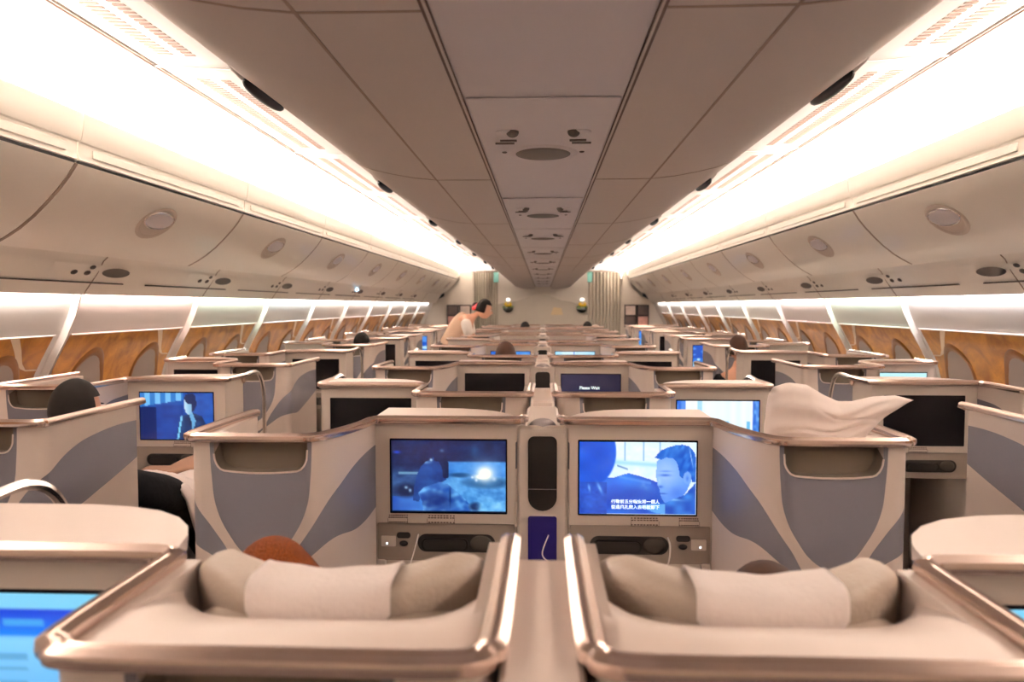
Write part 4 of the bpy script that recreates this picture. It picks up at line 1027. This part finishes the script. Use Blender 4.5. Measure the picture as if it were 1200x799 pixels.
def head(c, yaw, pitch, parent, hair, hairfn, face=True, sc=1.0):
    """c centre of head; yaw: direction the face looks (radians from +z forward towards +x)"""
    cy, sy_ = math.cos(yaw), math.sin(yaw); cp, sp2 = math.cos(pitch), math.sin(pitch)
    def tr(x, y, z):        # local: x right, y towards face, z up
        y2, z2 = y * cp + z * sp2, -y * sp2 + z * cp
        return (x * cy + y2 * sy_, -x * sy_ + y2 * cy, z2)
    def shape(x, y, z):
        x, y, z = x / sc, y / sc, z / sc
        if z < 0: x *= 1 - .28 * (-z / .12); y *= 1 - .10 * (-z / .12)
        if y > 0 and z < -.02: y += .012
        if y > 0: # nose, brow, lips, eye sockets
            y += .024 * math.exp(-(x / .012) ** 2 - ((z + .022) / .018) ** 2) + .010 * math.exp(-(x / .010) ** 2 - ((z - .005) / .02) ** 2)
            y -= .010 * (math.exp(-((abs(x) - .032) / .014) ** 2 - ((z - .005) / .012) ** 2)) * 1
            y += .006 * math.exp(-(x / .02) ** 2 - ((z + .062) / .008) ** 2) + .008 * math.exp(-(x / .022) ** 2 - ((z + .10) / .014) ** 2)
        return tr(x * sc, y * sc, z * sc)
    g = G(); g.blob(c, (.074 * sc, .094 * sc, .118 * sc), (1, 1), nu=40, nv=28, fn=shape)
    for q in (-1, 1): g.blob(c, (.010 * sc, .018 * sc, .030 * sc), nu=10, nv=8, fn=lambda x, y, z: tr(x + q * .073 * sc, y - .005 * sc, z - .005 * sc))
    hd = g.out('head', M['skin'], parent)
    if face:
        g = G()
        for q in (-1, 1): g.blob(c, (.013 * sc, .008 * sc, .008 * sc), nu=10, nv=8, fn=lambda x, y, z: tr(x + q * .030 * sc, y + .078 * sc, z + .004 * sc))
        g.out('eyes', M['eye'], hd)
        g = G()
        for q in (-1, 1): g.blob(c, (.006 * sc, .003 * sc, .006 * sc), nu=8, nv=6, fn=lambda x, y, z: tr(x + q * .030 * sc, y + .086 * sc, z + .004 * sc))
        for q in (-1, 1): g.blob(c, (.017 * sc, .004 * sc, .003 * sc), nu=8, nv=6, fn=lambda x, y, z: tr(x + q * .031 * sc, y + .088 * sc, z + .024 * sc))
        g.out('eyebrows', M['hairdark'], hd)
        g = G(); g.blob(c, (.022 * sc, .006 * sc, .007 * sc), nu=12, nv=6, fn=lambda x, y, z: tr(x, y + .092 * sc, z - .062 * sc)); g.out('lips', M['lips'], hd)
    g = G(); hairfn(g, c, tr, sc); g.out('hair', hair, parent)
    return hd
def hair_short(g, c, tr, sc):
    def f(x, y, z):
        if y > 0 and z < .045 * sc: x, y, z = x * .5, y * .5, .045 * sc
        if y > .0: y *= .93
        if z < -.05 * sc: z = -.05 * sc + (z + .05 * sc) * .35
        return tr(x * 1.0, y - .006 * sc, z + .010 * sc)
    g.blob(c, (.086 * sc, .104 * sc, .122 * sc), nu=32, nv=22, fn=f)
def hair_long(g, c, tr, sc):
    hair_short(g, c, tr, sc)
    for k in range(26):
        a = math.pi + math.pi * (k / 25); x, y = .082 * math.cos(a) * sc, .095 * math.sin(a) * sc
        l = .20 + .05 * hsh(k, 3)
        pts = [(x * .6, y * .6, .09 * sc), (x, y, .04 * sc), (x * 1.12, y * 1.12, -.05 * sc), (x * 1.15, y * 1.1 - .01, -.12 * sc), (x * 1.05, y * 1.05 - .01, -l)]
        pp = []
        for q in pts:
            t = tr(*q); pp.append((c[0] + t[0], c[1] + t[1], c[2] + t[2]))
        g.tube(catmull(pp, 4), .014 * sc, 6)
def hair_bun(g, c, tr, sc):
    hair_short(g, c, tr, sc)
def seated(x, z, hh, label, cat, hair, hfn, cloth, tiltx=0, yaw=0, arms=True, elbow_out=None, sleeve=None, pitch=.0, sc=1.0, ez=.10, eh=.26, er=.042, sw=.155):
    """seated passenger facing forward; head centre at (x,z,hh)"""
    root = empty('person', label, cat)
    hp = (x - tiltx, z + .12, -1.0)
    sh = hh - .27
    lean = (z - hp[1])
    def mid(f): return (hp[0] + (x - hp[0]) * f, hp[1] + (z - .01 - hp[1]) * f, hp[2] + (sh + .03 - hp[2]) * f)
    c = [(hp, (.15, .11), None), (mid(.4), (.135, .10), 0), (mid(.78), (.155, .10), 1), (mid(1.0), (.10, .075), 2), ((x, z - .005, hh - .16), .05, 3), ((x, z, hh - .09), .052, 4)]
    for q in (-1, 1):
        ex = elbow_out[0 if q < 0 else 1] if elbow_out else .24
        sx, sz, shh = mid(.92); k = len(c)
        c.append(((sx + q * sw, sz, shh - .0), .055, 3)); c.append(((x + q * ex, z + ez, shh - eh), er, k)); c.append(((x + q * (ex * .62), z + ez + .22, shh - eh - .10), .032, k + 1)); c.append(((x + q * (ex * .4), z + ez + .30, shh - eh - .11), .024, k + 2))
        k2 = len(c); c.append(((hp[0] + q * .10, hp[1] + .20, -.99), .085, 0)); c.append(((hp[0] + q * .11, hp[1] + .50, -.97), .062, k2)); c.append(((hp[0] + q * .10, hp[1] + .72, -1.22), .048, k2 + 1)); c.append(((hp[0] + q * .10, hp[1] + .84, -1.44), .036, k2 + 2)); c.append(((hp[0] + q * .10, hp[1] + .97, -1.50), .034, k2 + 3))
    skinned('body', c, M['skin'], root, 2)
    cl = [(p_, ((r[0] + .012, r[1] + .012) if isinstance(r, tuple) else r + .012), q) for (p_, r, q) in c]
    keep = [i for i in range(len(cl)) if i not in (4, 5)]
    # garments: everything except neck and wrists
    mp = {}; out = []
    for i in range(len(cl)):
        if i in (4, 5): continue
        if i in (9, 18): continue
        if i in (14, 23): continue
        mp[i] = len(out); p_, r, q = cl[i]; out.append((p_, r, mp[q] if q is not None else None))
    skinned('clothing', out, cloth, root, 2)
    head((x, z, hh), yaw, pitch, root, hair, hfn, sc=sc)
    for q in (0, 1):
        wpos = c[9 if q == 0 else 18][0]
        hand(wpos, ((-.5 if q else .5), .8, -.1), (.8, .5 if q else -.5, 0), M['skin'], root)
    return root
seated(-.495, 1.32, -.555, 'passenger with long auburn hair reclining left of centre in the nearest row', 'person', M['hairred'], hair_long, M['black'], tiltx=-.20, yaw=-.3)
seated(.425, 1.40, -.615, 'passenger with dark brown hair low behind the nearest right headrest', 'person', M['hairbrown'], hair_short, M['beige'], tiltx=.08)
seated(-1.79, 2.76, -.41, 'dark-haired passenger in black in the nearest left side suite', 'person', M['hairdark'], hair_short, M['black'], elbow_out=(.16, .17), ez=.37, eh=.14, er=.07, sw=.115, sc=1.0, yaw=.12)
seated(1.80, 6.9, -.40, 'dark-haired passenger on the right side, just above a far seat back', 'person', M['hairbrown'], hair_short, M['black'])
seated(-1.85, 7.5, -.40, 'dark-haired passenger on the left side, above a far seat back', 'person', M['hairdark'], hair_short, M['black'])
seated(-.30, 6.0, -.42, 'brown-haired passenger left of centre, in front of a blue screen', 'person', M['hairbrown'], hair_short, M['beige'])
seated(-.30, 12.6, -.40, 'dark-haired passenger left of centre in a distant row', 'person', M['hairdark'], hair_short, M['black'])
seated(.80, 13.3, -.41, 'dark-haired passenger right of centre near the far bulkhead', 'person', M['hairdark'], hair_short, M['black'])

# blankets on the left passenger
g = G()
def bl(u, v):
    x = -1.50 - .42 * u; z = 3.10 + .34 * v
    return (x, z, -.84 - .30 * max(0, .12 - u) / .12 * .5 + .02 * math.sin(9 * u + 7 * v) + .015 * math.sin(17 * v) + .03 * math.sin(u * 3.1))
g.grid(bl, 20, 20); b_ = g.out('blanket', M['cloth']); tag(b_, 'white blanket on the lap of the left passenger in black', 'blanket'); md = b_.modifiers.new('s', 'SOLIDIFY'); md.thickness = .02
g = G()
g.grid(lambda u, v: (-1.47 - .50 * u, 3.42 + .30 * v, -.86 + .07 * math.sin(math.pi * min(1, u * 1.3)) + .04 * math.sin(math.pi * v)), 16, 12)
b_ = g.out('blanket', M['brownblanket']); tag(b_, 'tan brown blanket over the knees of the left passenger in black', 'blanket'); md = b_.modifiers.new('s', 'SOLIDIFY'); md.thickness = .02

# cabin attendant leaning over a suite
att = empty('person', 'cabin attendant in beige waistcoat and white blouse leaning over a suite, dark bun', 'person')
Za = 9.3
c = [((-1.24, Za, -.62), (.14, .13), None), ((-1.16, Za, -.46), (.105, .12), 0), ((-1.03, Za, -.28), (.11, .15), 1), ((-.95, Za, -.17), (.085, .12), 2), ((-.87, Za, -.135), .036, 3), ((-.80, Za, -.09), .036, 4)]
for q in (-1, 1):
    k = len(c); c.append(((-.955, Za + q * .16, -.19), .048, 3)); c.append(((-.89, Za + q * .20, -.43), .036, k)); c.append(((-.74, Za + q * .16, -.56), .028, k + 1)); c.append(((-.66, Za + q * .13, -.60), .022, k + 2))
    k = len(c); c.append(((-1.27, Za + q * .10, -.80), .085, 0)); c.append(((-1.25, Za + q * .10, -1.12), .058, k)); c.append(((-1.28, Za + q * .09, -1.42), .036, k + 1)); c.append(((-1.22, Za + q * .09, -1.51), .030, k + 2)); c.append(((-1.13, Za + q * .09, -1.52), .024, k + 3))
skinned('body', c, M['skin'], att, 2)
skinned('waistcoat', [((-1.22, Za, -.56), (.145, .145), None), ((-1.16, Za, -.46), (.122, .138), 0), ((-1.04, Za, -.28), (.128, .165), 1), ((-.965, Za, -.18), (.118, .15), 2), ((-.915, Za, -.150), (.075, .10), 3)], M['beige'], att, 2)
for q in (-1, 1):
    skinned('sleeve', [((-.965, Za + q * .13, -.175), .070, None), ((-.945, Za + q * .18, -.24), .072, 0), ((-.905, Za + q * .20, -.38), .060, 1)], M['white'], att, 2)
skinned('skirt', [((-1.23, Za, -.60), (.16, .155), None), ((-1.27, Za, -.80), (.17, .20), 0), ((-1.26, Za, -1.10), (.15, .19), 1)], M['beige'], att, 2)
head((-.735, Za, -.045), math.pi / 2 - .35, .28, att, M['hairdark'], hair_bun)
g = G(); g.blob((-.845, Za + .03, -.01), (.052, .055, .055)); g.out('hair_bun', M['hairdark'], att)
g = G(); g.blob((-.842, Za + .02, -.012), (.056, .060, .040), nu=16, nv=10, fn=lambda x, y, z: (x, y, z + .5 * x)); g.out('hair_band', M['red'], att)
for q in (-1, 1): hand((-.66, Za + q * .13, -.60), (.8, 0, -.4), (0, 1, 0), M['skin'], att)
